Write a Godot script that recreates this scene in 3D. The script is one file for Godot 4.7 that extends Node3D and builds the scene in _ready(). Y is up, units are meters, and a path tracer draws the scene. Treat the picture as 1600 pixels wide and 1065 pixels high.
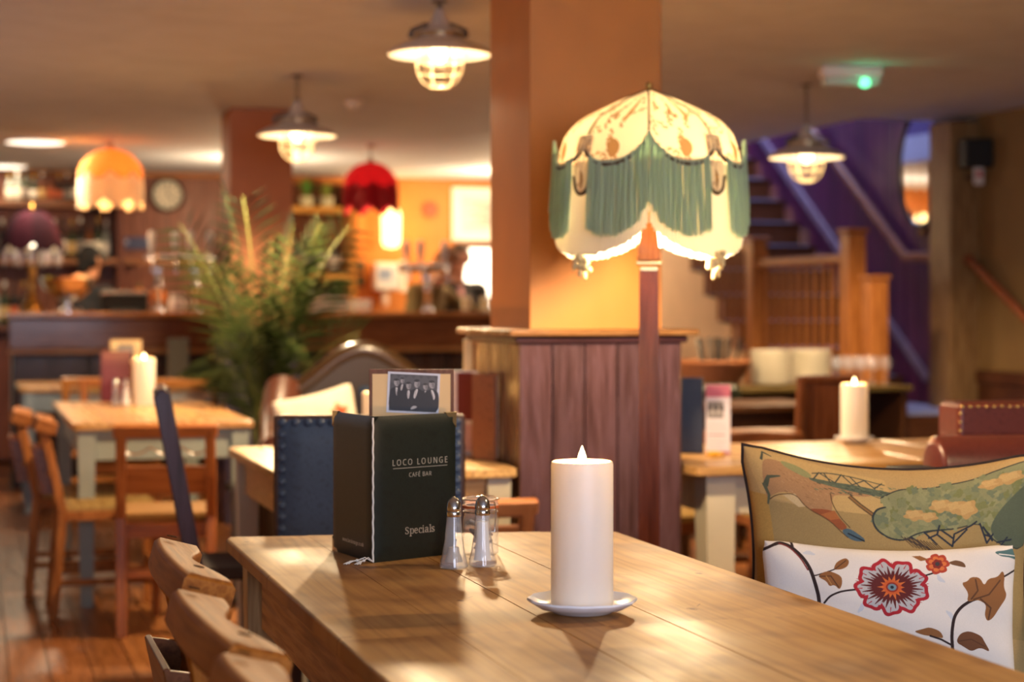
extends Node3D
# Café bar seen from a seat at a pine table. Metres, y up. The building's grid is turned by PHI against the view;
# gp(u, y, w) gives a point by its steps to the right (u), up (y) and away (w) along that grid.

const F := 2800.0
const EYE := 1.27
const HOR := 480.0
const PHI := 0.2948
const CEIL := 2.44

var taken := {}
var mats := {}
var rng := RandomNumberGenerator.new()


class Shape:
	var v := PackedVector3Array()
	var n := PackedVector3Array()
	var t := PackedVector2Array()
	var ix := PackedInt32Array()

	func vert(p: Vector3, nn: Vector3, uv := Vector2.ZERO) -> int:
		v.append(p)
		n.append(nn)
		t.append(uv)
		return v.size() - 1

	func tri(a: int, b: int, c: int) -> void:
		ix.append(a)
		ix.append(c)
		ix.append(b)

	func quad(a: int, b: int, c: int, d: int) -> void:
		tri(a, b, c)
		tri(a, c, d)

	func face(pts: Array, uvs := []) -> void:  # flat convex polygon, anticlockwise from outside
		var nn: Vector3 = (pts[1] - pts[0]).cross(pts[2] - pts[0]).normalized()
		var first := v.size()
		for i in pts.size():
			vert(pts[i], nn, uvs[i] if i < uvs.size() else Vector2.ZERO)
		for i in range(1, pts.size() - 1):
			tri(first, first + i, first + i + 1)

	func box(c: Vector3, s: Vector3, bev := 0.003, b := Basis()) -> Shape:  # a box with softened edges
		var h := s * 0.5
		bev = minf(bev, minf(h.x, minf(h.y, h.z)) * 0.9)
		var at := {}
		for sx in [-1, 1]:
			for sy in [-1, 1]:
				for sz in [-1, 1]:
					for ax in 3:
						var p := Vector3(sx * h.x, sy * h.y, sz * h.z)
						var nn := Vector3.ZERO
						nn[ax] = [sx, sy, sz][ax]
						for o in 3:
							if o != ax:
								p[o] -= signf(p[o]) * bev
						at[[sx, sy, sz, ax]] = vert(c + b * p, b * nn, Vector2(p.x, p.y))
		for ax in 3:
			var o1 := (ax + 1) % 3
			var o2 := (ax + 2) % 3
			for s1 in [-1, 1]:
				var q := []
				for st in [[-1, -1], [1, -1], [1, 1], [-1, 1]]:
					var k := [0, 0, 0, ax]
					k[ax] = s1
					k[o1] = st[0]
					k[o2] = st[1]
					q.append(at[k])
				if s1 > 0:
					quad(q[0], q[1], q[2], q[3])
				else:
					quad(q[3], q[2], q[1], q[0])
				# the edge along o2 between the faces ax and o1
				for s2 in [-1, 1]:
					var e := []
					for st in [[ax, -1], [o1, -1], [o1, 1], [ax, 1]]:
						var k := [0, 0, 0, st[0]]
						k[ax] = s1
						k[o1] = s2
						k[o2] = st[1]
						e.append(at[k])
					if s1 * s2 > 0:
						quad(e[0], e[1], e[2], e[3])
					else:
						quad(e[3], e[2], e[1], e[0])
		for sx in [-1, 1]:
			for sy in [-1, 1]:
				for sz in [-1, 1]:
					var k := [at[[sx, sy, sz, 0]], at[[sx, sy, sz, 1]], at[[sx, sy, sz, 2]]]
					if sx * sy * sz > 0:
						tri(k[0], k[1], k[2])
					else:
						tri(k[2], k[1], k[0])
		return self

	func beam(a: Vector3, b: Vector3, w: float, d: float, bev := 0.003, side := Vector3.RIGHT) -> Shape:  # a bar from a to b, w wide along side
		var y := (b - a).normalized()
		var z := side.cross(y).normalized()
		var x := y.cross(z)
		return box((a + b) * 0.5, Vector3(w, a.distance_to(b), d), bev, Basis(x, y, z))

	func taper(a: Vector3, b: Vector3, wa: float, wb: float, bev := 0.003) -> Shape:  # a square leg that tapers from a (low) to b (high)
		var f := v.size()
		beam(a, b, 1.0, 1.0, 0.0)
		var y := (b - a).normalized()
		var z := Vector3.RIGHT.cross(y).normalized()
		var x := y.cross(z)
		for i in range(f, v.size()):
			var q := v[i] - (a + b) * 0.5
			var w := wb if q.dot(y) > 0 else wa
			v[i] = (a + b) * 0.5 + y * q.dot(y) + x * signf(q.dot(x)) * (w * 0.5) + z * signf(q.dot(z)) * (w * 0.5)
		return self

	func lathe(prof: Array, seg := 24, c := Vector3.ZERO, b := Basis(), squash := 1.0) -> Shape:  # profile of (radius, height), listed upward on the outside
		var ns := []
		for j in prof.size() - 1:
			var d: Vector2 = prof[j + 1] - prof[j]
			ns.append(Vector2(d.y, -d.x).normalized() if d.length() > 1e-6 else Vector2(1, 0))
		for j in prof.size() - 1:
			var n0: Vector2 = ns[j]
			var n1: Vector2 = ns[j]
			if j > 0 and ns[j].dot(ns[j - 1]) > 0.72:
				n0 = (ns[j] + ns[j - 1]).normalized()
			if j < prof.size() - 2 and ns[j].dot(ns[j + 1]) > 0.72:
				n1 = (ns[j] + ns[j + 1]).normalized()
			var f := v.size()
			for i in seg + 1:
				var a := TAU * i / seg
				var dir := Vector3(sin(a), 0, cos(a) * squash)
				var u := float(i) / seg
				vert(c + b * (dir * prof[j].x + Vector3.UP * prof[j].y), b * (dir * n0.x + Vector3.UP * n0.y), Vector2(u, 1.0 - float(j) / (prof.size() - 1)))
				vert(c + b * (dir * prof[j + 1].x + Vector3.UP * prof[j + 1].y), b * (dir * n1.x + Vector3.UP * n1.y), Vector2(u, 1.0 - float(j + 1) / (prof.size() - 1)))
			for i in seg:
				var k := f + i * 2
				if prof[j].x > 1e-6:
					tri(k, k + 2, k + 3)
				if prof[j + 1].x > 1e-6:
					tri(k, k + 3, k + 1)
		return self

	func grid(rows: Array, wrap := false, flip := false) -> Shape:  # a smooth surface through rows of points; the normal is along row x column
		var m: int = rows.size()
		var w: int = rows[0].size()
		var f := v.size()
		for i in m:
			for j in w:
				var l: Vector3 = rows[i][(j - 1 + w) % w if wrap else maxi(j - 1, 0)]
				var r: Vector3 = rows[i][(j + 1) % w if wrap else mini(j + 1, w - 1)]
				if wrap and j == 0 and rows[i][0].distance_to(rows[i][w - 1]) < 1e-6:
					l = rows[i][w - 2]
				if wrap and j == w - 1 and rows[i][0].distance_to(rows[i][w - 1]) < 1e-6:
					r = rows[i][1]
				var nn: Vector3 = (r - l).cross(rows[mini(i + 1, m - 1)][j] - rows[maxi(i - 1, 0)][j]).normalized()
				vert(rows[i][j], -nn if flip else nn, Vector2(float(j) / (w - 1), 1.0 - float(i) / (m - 1)))
		for i in m - 1:
			for j in (w if wrap else w - 1):
				var a := f + i * w + j
				var b := f + i * w + (j + 1) % w
				if flip:
					quad(a, a + w, b + w, b)
				else:
					quad(a, b, b + w, a + w)
		return self

	func tube(path: Array, r, seg := 8, cap := true) -> Shape:  # r: a radius or one for each point
		var rows := []
		var side := Vector3.ZERO
		for i in path.size():
			var d: Vector3 = (path[mini(i + 1, path.size() - 1)] - path[maxi(i - 1, 0)]).normalized()
			if side == Vector3.ZERO:
				side = d.cross(Vector3.UP if absf(d.y) < 0.9 else Vector3.RIGHT).normalized()
			side = (side - d * side.dot(d)).normalized()
			var up := side.cross(d)
			var row := PackedVector3Array()
			var rad: float = r[i] if r is Array else r
			for j in seg:
				var a := TAU * j / seg
				row.append(path[i] + (side * cos(a) + up * sin(a)) * rad)
			rows.append(row)
		grid(rows, true, true)
		if cap:
			var a := Array(rows[0])
			var z := Array(rows[-1])
			z.reverse()
			face(a)
			face(z)
		return self

	func prism(poly: PackedVector2Array, depth: float, bev := 0.002, xf := Transform3D()) -> Shape:  # polygon in xy drawn out along z, centred
		var area := 0.0
		for i in poly.size():
			area += poly[i].cross(poly[(i + 1) % poly.size()])
		if area < 0:
			poly.reverse()
		var m := poly.size()
		var nrm := []
		for i in m:
			var e0 := (poly[i] - poly[(i - 1 + m) % m]).normalized()
			var e1 := (poly[(i + 1) % m] - poly[i]).normalized()
			nrm.append([Vector2(e0.y, -e0.x), Vector2(e1.y, -e1.x)])
		var inner := PackedVector2Array()
		for i in m:
			var a: Vector2 = nrm[i][0] + nrm[i][1]
			inner.append(poly[i] - a / maxf(a.length_squared() * 0.5, 0.3) * bev)
		var h := depth * 0.5
		var tris := Geometry2D.triangulate_polygon(inner)
		for s in [-1.0, 1.0]:
			var f := v.size()
			for p in inner:
				vert(xf * Vector3(p.x, p.y, h * s), xf.basis * Vector3(0, 0, s), p)
			for k in range(0, tris.size(), 3):
				var q0 := inner[tris[k]]
				var ccw := (inner[tris[k + 1]] - q0).cross(inner[tris[k + 2]] - q0) > 0
				if ccw == (s > 0):
					tri(f + tris[k], f + tris[k + 1], f + tris[k + 2])
				else:
					tri(f + tris[k], f + tris[k + 2], f + tris[k + 1])
		for i in m:
			var j := (i + 1) % m
			var a: Vector2 = nrm[i][1]
			var na: Vector2 = (nrm[i][0] + nrm[i][1]).normalized() if nrm[i][0].dot(nrm[i][1]) > 0.8 else a
			var nb: Vector2 = (nrm[j][0] + nrm[j][1]).normalized() if nrm[j][0].dot(nrm[j][1]) > 0.8 else a
			var na3 := xf.basis * Vector3(na.x, na.y, 0)
			var nb3 := xf.basis * Vector3(nb.x, nb.y, 0)
			var k := []
			for z in [-(h - bev), h - bev]:
				k.append(vert(xf * Vector3(poly[i].x, poly[i].y, z), na3, poly[i]))
				k.append(vert(xf * Vector3(poly[j].x, poly[j].y, z), nb3, poly[j]))
			quad(k[0], k[1], k[3], k[2])
			if bev > 0.0:
				for s in [-1.0, 1.0]:
					var z3: Vector3 = xf.basis * Vector3(0, 0, s)
					var p := vert(xf * Vector3(inner[i].x, inner[i].y, h * s), z3, poly[i])
					var q := vert(xf * Vector3(inner[j].x, inner[j].y, h * s), z3, poly[j])
					if s > 0:
						quad(k[2], k[3], q, p)
					else:
						quad(k[1], k[0], p, q)
		return self

	func ball(c: Vector3, r: Vector3, seg := 16, b := Basis()) -> Shape:
		var rows := []
		for i in range(seg / 2 + 1):
			var a := -PI / 2 + PI * i / (seg / 2)
			var row := PackedVector3Array()
			for j in seg:
				var q := TAU * j / seg
				row.append(c + b * (Vector3(cos(a) * sin(q), sin(a), cos(a) * cos(q)) * r))
			rows.append(row)
		var f := v.size()
		grid(rows, true)
		for i in range(f, v.size()):
			var q := b.inverse() * (v[i] - c)
			n[i] = (b * (q / (r * r))).normalized()
		return self

	func add(o: Shape, xf := Transform3D()) -> Shape:
		var f := v.size()
		for i in o.v.size():
			vert(xf * o.v[i], (xf.basis * o.n[i]).normalized(), o.t[i])
		for i in o.ix:
			ix.append(f + i)
		return self

	func done() -> ArrayMesh:
		var a := []
		a.resize(Mesh.ARRAY_MAX)
		a[Mesh.ARRAY_VERTEX] = v
		a[Mesh.ARRAY_NORMAL] = n
		a[Mesh.ARRAY_TEX_UV] = t
		a[Mesh.ARRAY_INDEX] = ix
		var m := ArrayMesh.new()
		m.add_surface_from_arrays(Mesh.PRIMITIVE_TRIANGLES, a)
		return m


func on(px: float, py: float, h: float) -> Vector3:  # the point of a surface at height h, read off the photograph
	var d := (EYE - h) * F / (py - HOR)
	return Vector3((px - 800.0) / F * d, h, -d)


func far(px: float, py: float, d: float) -> Vector3:
	return Vector3((px - 800.0) / F * d, EYE - (py - HOR) / F * d, -d)


func gp(u: float, y: float, w: float) -> Vector3:
	return Vector3(cos(PHI) * u - sin(PHI) * w, y, -sin(PHI) * u - cos(PHI) * w)


func uw(p: Vector3) -> Vector2:
	return Vector2(cos(PHI) * p.x - sin(PHI) * p.z, -sin(PHI) * p.x - cos(PHI) * p.z)


func numbered(called: String) -> String:
	var k: int = taken.get(called, -1) + 1
	taken[called] = k
	return called if k == 0 else "%s_%03d" % [called, k]


func thing(called: String, label: String, category: String, at := Vector3.ZERO, turn := PHI, group := "") -> Node3D:
	var o := Node3D.new()
	o.name = numbered(called)
	add_child(o)
	o.position = at
	o.rotation.y = turn
	o.set_meta("label", label)
	o.set_meta("category", category)
	if group:
		o.set_meta("group", group)
	return o


func part(called: String, s, m: Material, parent: Node3D, label := "") -> MeshInstance3D:
	var o := MeshInstance3D.new()
	o.name = called
	o.mesh = s.done() if s is Shape else s
	o.material_override = m
	parent.add_child(o, true)
	if label:
		o.set_meta("label", label)
	return o


func single(called: String, s, m: Material, label: String, category: String, at := Vector3.ZERO, turn := PHI, group := "") -> MeshInstance3D:
	var o := MeshInstance3D.new()
	o.name = numbered(called)
	o.mesh = s.done() if s is Shape else s
	o.material_override = m
	add_child(o)
	o.position = at
	o.rotation.y = turn
	o.set_meta("label", label)
	o.set_meta("category", category)
	if group:
		o.set_meta("group", group)
	return o


func struct(called: String, s, m: Material, label: String, turn := PHI) -> MeshInstance3D:
	var o := single(called, s, m, label, called.get_slice("_", 0), Vector3.ZERO, turn)
	o.set_meta("kind", "structure")
	return o


func dup(src: Node3D, label: String, at: Vector3, turn: float) -> Node3D:
	var r: Node3D = src.duplicate()
	r.name = numbered(str(src.name).trim_suffix("_000"))
	add_child(r)
	r.position = at
	r.rotation.y = turn
	r.set_meta("label", label)
	return r


func S() -> Shape:
	return Shape.new()


func V(x: float, y: float, z: float) -> Vector3:
	return Vector3(x, y, z)


func V2(list: Array) -> Array:
	var out := []
	for i in range(0, list.size(), 2):
		out.append(Vector2(list[i], list[i + 1]))
	return out


func PV(list: Array) -> PackedVector2Array:
	return PackedVector2Array(V2(list))


# ---------- materials ----------

func noise_tex(key: String, freq: float, ramp: Array, octaves := 4, size := 512, normal := 0.0, warp := 0.0) -> Texture2D:
	if mats.has(key):
		return mats[key]
	var f := FastNoiseLite.new()
	f.seed = key.hash() % 1000
	f.noise_type = FastNoiseLite.TYPE_SIMPLEX_SMOOTH
	f.frequency = freq
	f.fractal_octaves = octaves
	if warp > 0.0:
		f.domain_warp_enabled = true
		f.domain_warp_amplitude = warp
		f.domain_warp_frequency = freq * 0.7
	var t := NoiseTexture2D.new()
	t.width = size
	t.height = size
	t.seamless = true
	t.noise = f
	if normal > 0.0:
		t.as_normal_map = true
		t.bump_strength = normal
	elif ramp:
		var g := Gradient.new()
		g.offsets = PackedFloat32Array(range(ramp.size()).map(func(i): return float(i) / (ramp.size() - 1)))
		g.colors = PackedColorArray(ramp)
		t.color_ramp = g
	mats[key] = t
	return t


func C(hex: String) -> Color:
	return Color.html(hex)


func plain(hex: String, rough := 0.6, metal := 0.0, spec := 0.5) -> StandardMaterial3D:
	var key := "p%s_%s_%s_%s" % [hex, rough, metal, spec]
	if not mats.has(key):
		var m := StandardMaterial3D.new()
		m.albedo_color = C(hex)
		m.roughness = rough
		m.metallic = metal
		m.metallic_specular = spec
		mats[key] = m
	return mats[key]


func wood(hex: String, axis := "y", rough := 0.42, shift := 0.0, strong := true) -> StandardMaterial3D:  # grain runs along that axis of the thing
	var key := "w%s%s%s%s%s" % [hex, axis, rough, shift, strong]
	if not mats.has(key):
		var m := StandardMaterial3D.new()
		m.albedo_color = C(hex)
		m.albedo_texture = noise_tex("grain", 0.012, [C("9a8a7c"), C("c8bcb0"), C("e6ded6"), C("ffffff"), C("d8ccc0"), C("f6f2ee")], 5, 512, 0.0, 18.0) if strong else noise_tex("graint", 0.01, [C("d0c8c0"), C("f4f0ee"), C("ffffff")], 5)
		m.uv1_triplanar = true
		m.uv1_scale = {"x": V(0.35, 5, 5), "y": V(5, 0.35, 5), "z": V(5, 5, 0.35)}[axis]
		m.uv1_offset = V(shift, shift * 1.7, shift * 0.6)
		m.roughness = rough
		m.roughness_texture = noise_tex("roughwear", 0.008, [C("b0b0b0"), C("ffffff")], 4)
		m.metallic_specular = 0.22 if rough > 0.55 else 0.36
		mats[key] = m
	return mats[key]


func paint(hex: String, rough := 0.6, amount := "soft") -> StandardMaterial3D:  # painted plaster or wood with faint unevenness
	var key := "pt%s%s%s" % [hex, rough, amount]
	if not mats.has(key):
		var m := StandardMaterial3D.new()
		m.albedo_color = C(hex)
		m.albedo_texture = noise_tex("mottle", 0.006, [C("f0f0f0"), C("f8f8f8"), C("ffffff")], 5)
		m.uv1_triplanar = true
		m.uv1_scale = V(0.8, 0.8, 0.8)
		m.roughness = rough
		m.normal_enabled = true
		m.normal_texture = noise_tex("stipple", 0.06, [], 3, 256, 2.0)
		m.normal_scale = 0.04
		mats[key] = m
	return mats[key]


func leather(hex: String, rough := 0.35) -> StandardMaterial3D:
	var key := "l%s%s" % [hex, rough]
	if not mats.has(key):
		var m := StandardMaterial3D.new()
		m.albedo_color = C(hex)
		m.albedo_texture = noise_tex("hide", 0.01, [C("c4bcb4"), C("ffffff"), C("e8e4e0")], 5)
		m.uv1_triplanar = true
		m.uv1_scale = V(9, 9, 9)
		m.roughness = rough
		m.normal_enabled = true
		m.normal_texture = noise_tex("pores", 0.12, [], 2, 256, 3.0)
		m.normal_scale = 0.12
		mats[key] = m
	return mats[key]


func cloth(hex: String, back := 0.0) -> StandardMaterial3D:
	var key := "c%s%s" % [hex, back]
	if not mats.has(key):
		var m := StandardMaterial3D.new()
		m.albedo_color = C(hex)
		m.roughness = 0.95
		m.rim_enabled = true
		m.rim = 0.1
		m.rim_tint = 0.9
		if back > 0.0:
			m.backlight_enabled = true
			var lin := C(hex).srgb_to_linear()
			m.backlight = (lin * (back / maxf(lin.r, maxf(lin.g, lin.b)))).linear_to_srgb()
		mats[key] = m
	return mats[key]


func glow(hex: String, energy: float) -> StandardMaterial3D:
	var key := "g%s%s" % [hex, energy]
	if not mats.has(key):
		var m := StandardMaterial3D.new()
		m.albedo_color = C("e8e0d0")
		m.emission_enabled = true
		m.emission = C(hex)
		m.emission_energy_multiplier = energy
		mats[key] = m
	return mats[key]


func pane(hex := "ffffff", alpha := 0.08, rough := 0.05, spec := 0.6) -> StandardMaterial3D:
	var key := "gl%s%s%s%s" % [hex, alpha, rough, spec]
	if not mats.has(key):
		var m := StandardMaterial3D.new()
		m.albedo_color = Color(C(hex), alpha)
		m.transparency = BaseMaterial3D.TRANSPARENCY_ALPHA
		m.roughness = rough
		m.metallic_specular = spec
		mats[key] = m
	return mats[key]


func solid_glass(hex := "ffffff", alpha := 0.05) -> StandardMaterial3D:
	var key := "sg%s%s" % [hex, alpha]
	if not mats.has(key):
		var m := StandardMaterial3D.new()
		m.albedo_color = Color(C(hex), alpha)
		m.refraction_enabled = true
		m.refraction_scale = 0.05
		m.roughness = 0.02
		mats[key] = m
	return mats[key]


func picture(key: String, img: Image, rough := 0.7) -> StandardMaterial3D:
	if not mats.has(key):
		var m := StandardMaterial3D.new()
		m.albedo_texture = ImageTexture.create_from_image(img)
		m.roughness = rough
		mats[key] = m
	return mats[key]


# ---------- drawing prints ----------

func soft(pts: Array, closed: bool) -> Array:  # round the corners of an outline
	for turn in 2:
		var out := [] if closed else [pts[0]]
		for i in (pts.size() if closed else pts.size() - 1):
			var a: Vector2 = pts[i]
			var b: Vector2 = pts[(i + 1) % pts.size()]
			out.append(a.lerp(b, 0.22))
			out.append(a.lerp(b, 0.78))
		if not closed:
			out.append(pts[-1])
		pts = out
	return pts


func fill(im: Image, pts: Array, col: Color) -> void:
	if pts.size() >= 5 and pts.size() < 28:
		pts = soft(pts, true)
	var lo := 1e9
	var hi := -1e9
	for p in pts:
		lo = minf(lo, p.y)
		hi = maxf(hi, p.y)
	for y in range(maxi(0, int(lo)), mini(im.get_height() - 1, int(hi)) + 1):
		var xs := []
		var yy := y + 0.5
		for i in pts.size():
			var a: Vector2 = pts[i]
			var b: Vector2 = pts[(i + 1) % pts.size()]
			if (a.y <= yy) != (b.y <= yy):
				xs.append(a.x + (yy - a.y) / (b.y - a.y) * (b.x - a.x))
		xs.sort()
		for k in range(0, xs.size() - 1, 2):
			var x0 := maxi(0, int(round(xs[k])))
			var x1 := mini(im.get_width(), int(round(xs[k + 1])))
			if x1 > x0:
				im.fill_rect(Rect2i(x0, y, x1 - x0, 1), col)


func blob(c: Vector2, r: Vector2, wob := 0.0, lobes := 5, turn := 0.0, steps := 36) -> Array:
	var out := []
	for i in steps:
		var a := TAU * i / steps
		var k := 1.0 + wob * sin(a * lobes)
		out.append(c + (Vector2(cos(a) * r.x, sin(a) * r.y) * k).rotated(turn))
	return out


func line(im: Image, pts: Array, w: float, col: Color, w2 := -1.0) -> void:
	if w2 < 0:
		w2 = w
	if pts.size() >= 4 and pts.size() < 28:
		pts = soft(pts, false)
	for i in pts.size() - 1:
		var a: Vector2 = pts[i]
		var b: Vector2 = pts[i + 1]
		var d := (b - a).normalized().orthogonal()
		var k0 := lerpf(w, w2, float(i) / (pts.size() - 1)) * 0.5
		var k1 := lerpf(w, w2, float(i + 1) / (pts.size() - 1)) * 0.5
		fill(im, [a + d * k0, b + d * k1, b - d * k1, a - d * k0], col)
		if k1 > 1.0:
			fill(im, blob(b, Vector2(k1, k1), 0, 1, 0, 10), col)


func curve(a: Vector2, b: Vector2, c: Vector2, steps := 10) -> Array:
	var out := []
	for i in steps + 1:
		var s := float(i) / steps
		out.append(a.lerp(b, s).lerp(b.lerp(c, s), s))
	return out


func weave(im: Image, amount: float) -> void:  # the threads of a woven ground
	for y in im.get_height():
		for x in im.get_width():
			var k := 1.0 + amount * (rng.randf() - 0.5) + amount * 0.5 * (1.0 if (x + y) % 2 else -1.0)
			var c := im.get_pixel(x, y)
			im.set_pixel(x, y, Color(c.r * k, c.g * k, c.b * k))


func gu(px: float, w: float) -> float:  # how far right along the grid a column of the photograph lies, w metres away
	var k := (px - 800.0) / F
	return w * (sin(PHI) + cos(PHI) * k) / (cos(PHI) - sin(PHI) * k)


func bk(px: float, py: float, w: float) -> Vector3:
	var q := gp(gu(px, w), 0, w)
	q.y = EYE - (py - HOR) / F * -q.z
	return q


func area(called: String, at: Vector3, size: Vector2, towards: Vector3, hex: String, energy: float) -> void:
	var l := AreaLight3D.new()
	l.name = called
	add_child(l)
	l.area_size = size
	l.light_color = C(hex)
	l.light_energy = energy
	l.area_range = 30.0
	l.shadow_enabled = true
	l.look_at_from_position(at, at + towards, Vector3.UP if absf(towards.normalized().y) < 0.9 else Vector3.RIGHT)


func omni(at: Vector3, hex: String, energy: float, size: float, parent: Node3D) -> void:
	var l := OmniLight3D.new()
	l.name = "lamp_light"
	parent.add_child(l, true)
	l.position = at
	l.light_color = C(hex)
	l.light_energy = energy
	l.light_size = size
	l.omni_range = 30.0
	l.omni_attenuation = 2.0
	l.shadow_enabled = true


const WARM := "ffdcaa"
const WARMER := "ffc47a"
const DAY := "dfe8ff"


func _ready() -> void:
	rng.seed = 7
	# camera
	var cam := Camera3D.new()
	cam.name = "camera"
	add_child(cam)
	cam.position = V(0, EYE, 0)
	cam.projection = Camera3D.PROJECTION_FRUSTUM
	var lens := CameraAttributesPhysical.new()
	lens.frustum_focal_length = 63.0
	lens.frustum_focus_distance = 3.25
	lens.frustum_near = 0.05
	lens.frustum_far = 60.0
	lens.exposure_aperture = 2.9
	cam.attributes = lens
	cam.near = 0.05
	cam.size = 0.05 * 1065.0 / F
	cam.frustum_offset = Vector2(0, -0.05 * (532.5 - HOR) / F)
	cam.current = true
	# air and exposure
	var e := Environment.new()
	e.background_mode = Environment.BG_COLOR
	e.background_color = C("8fa6c8")
	e.tonemap_mode = Environment.TONE_MAPPER_LINEAR
	e.tonemap_exposure = 1.12
	e.sdfgi_enabled = true
	e.ssao_enabled = true
	e.ssil_enabled = true
	var we := WorldEnvironment.new()
	we.name = "environment"
	we.environment = e
	add_child(we)
	# daylight from unseen windows behind the camera and at left, plus unseen roof light
	area("unseen_street_window_light", gp(0.9, 1.75, -2.78), Vector2(3.4, 1.5), gp(0, -0.12, 1), DAY, 18.0)
	area("unseen_side_window_light", gp(-1.85, 1.5, 8.0), Vector2(4.0, 1.7), gp(1, -0.1, 0), DAY, 1.8)
	area("unseen_roof_light", gp(5.78, 4.72, 13.2), Vector2(0.85, 4.5), V(0.0, -1, 0.0), "ccd4ff", 40.0)

	setting()
	staircase()
	bar()
	pillars()
	lamps()
	dining()
	front_table_things()
	left_side_things()
	right_side_things()
	bar_things()
	people()


# ---------- the setting ----------

func setting() -> void:
	var fl := struct("floor", S().box(V(2.1, -0.06, -6.5), V(8.6, 0.1, 19), 0.0), wood("4a2814", "z"), "reddish brown wooden floor of long boards")
	var tones := [wood("8c5830", "z", 0.38), wood("965e34", "z", 0.36, 0.3), wood("80502c", "z", 0.4, 0.6), wood("a0683a", "z", 0.36, 0.9)]
	var board := {}
	for len in [1.6, 2.2, 2.9]:
		board[len] = S().box(Vector3.ZERO, V(0.136, 0.016, len), 0.002).done()
	var u := -1.6
	while u < 4.2:
		var w := 2.0 - rng.randf() * 1.5
		while w < 12.6:
			var len: float = [1.6, 2.2, 2.9][rng.randi() % 3]
			var o := part("plank", board[len], tones[rng.randi() % 4], fl)
			o.position = V(u, -0.008, -(w + len / 2))
			w += len + 0.003
		u += 0.139
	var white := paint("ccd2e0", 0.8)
	var tan := paint("b08a50", 0.75)
	struct("ceiling", S().box(V(1.65, CEIL + 0.1, -6.4), V(7.3, 0.2, 18.8), 0.0).box(V(5.85, CEIL + 0.16, -3.85), V(1.1, 0.16, 13.7), 0.0), white, "plain pale plaster ceiling over the whole bar")
	struct("wall_left", S().box(V(-2.1, 1.2, -6.4), V(0.2, 2.6, 18.8), 0.0), tan, "tan side wall outside the picture")
	struct("wall_front", S().box(V(2.1, 1.25, 3.1), V(8.6, 2.7, 0.2), 0.0), tan, "tan street wall behind the seats")
	struct("wall_back", S().box(V(2.1, 2.5, -15.95), V(8.6, 5.0, 0.2), 0.0), paint("cc7c2c", 0.6), "orange painted wall behind the bar")
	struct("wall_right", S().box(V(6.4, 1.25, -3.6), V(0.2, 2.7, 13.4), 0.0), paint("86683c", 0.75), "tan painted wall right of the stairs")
	# the stairwell
	var purple := struct("wall_stairs", S().box(V(6.42, 2.5, -13.1), V(0.2, 5.0, 5.6), 0.0), paint("3c1834", 0.5), "purple boarded wall along the stairs")
	var pb := paint("5a2450", 0.42)
	var pb2 := paint("50204a", 0.46)
	for k in 36:
		part("board", S().box(V(6.31, 2.55, -(10.58 + k * 0.146)), V(0.03, 4.7, 0.142), 0.006), pb if k % 3 else pb2, purple)
	struct("wall_upper", S().box(V(5.24, 3.72, -13.3), V(0.1, 2.4, 5.2), 0.0).box(V(5.8, 3.75, -10.62), V(1.2, 2.3, 0.12), 0.0), paint("6a5f90", 0.6), "upper walls of the stairwell")
	var sky := struct("window_4", S().box(V(5.78, 4.95, -13.2), V(1.3, 0.1, 5.4), 0.0), paint("e8e8e8"), "unseen roof light over the stairs, placed to light the stairwell")  # out of view, placed to light the purple wall from above
	part("pane", S().box(V(5.78, 4.86, -13.2), V(0.85, 0.02, 4.5), 0.0), glow("b8c8ff", 3.0), sky)
	struct("trim_1", S().box(V(6.2, 1.25, -10.42), V(0.22, 2.46, 0.27), 0.012), wood("94744c", "y", 0.5), "timber post at the end of the purple wall")
	struct("trim_2", S().box(V(6.28, 0.82, -9.35), V(0.06, 0.09, 1.8), 0.01).box(V(6.29, 0.4, -9.35), V(0.03, 0.8, 1.8), 0.0), wood("5a3420", "z", 0.4), "dark dado rail and boarding on the tan wall")
	# unseen windows, placed to let daylight into the room
	for d in [[V(0.9, 1.75, 2.95), V(3.4, 1.5, 0.04), "window_1"], [V(-1.96, 1.5, -8.0), V(0.04, 1.7, 4.0), "window_2"]]:
		var wd := struct(d[2], S().box(d[0], d[1] + V(0.14, 0.14, 0.0 if d[1].x > 1 else 0.14), 0.01), wood("d8d0c0", "x"), "unseen window outside the picture, placed to let in daylight")
		var wp: Vector3 = d[0] + (V(0, 0, -0.04) if d[1].x > 1 else V(0.04, 0, 0))
		part("pane", S().box(wp, d[1] * V(0.97, 0.97, 0.97), 0.0), glow(DAY, 1.2), wd)
	# a glazed door far left of the bar and the bright hatch window behind the pillar
	var dr := struct("door_1", S().box(V(-0.35, 1.05, -15.8), V(1.1, 2.1, 0.08), 0.01), wood("3a2418", "y"), "glazed door left of the bar")
	for k in 2:
		part("pane", S().box(V(-0.6 + k * 0.5, 1.1, -15.74), V(0.4, 1.7, 0.03), 0.0), glow("c8dcc0", 0.9), dr)
	var a := bk(721, 388, 15.8)
	var b := bk(815, 480, 15.8)
	var ga := uw(a)
	var gb := uw(b)
	var h := struct("window_3", S().box(V((ga.x + gb.x) / 2, (a.y + b.y) / 2, -15.83), V(gb.x - ga.x + 0.1, a.y - b.y + 0.1, 0.06), 0.01), wood("6a3c1c", "x"), "bright hatch window in the orange wall behind the bar")
	part("pane", S().box(V((ga.x + gb.x) / 2, (a.y + b.y) / 2, -15.79), V(gb.x - ga.x, a.y - b.y, 0.03), 0.0), glow("fff2d8", 3.2), h)


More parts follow.
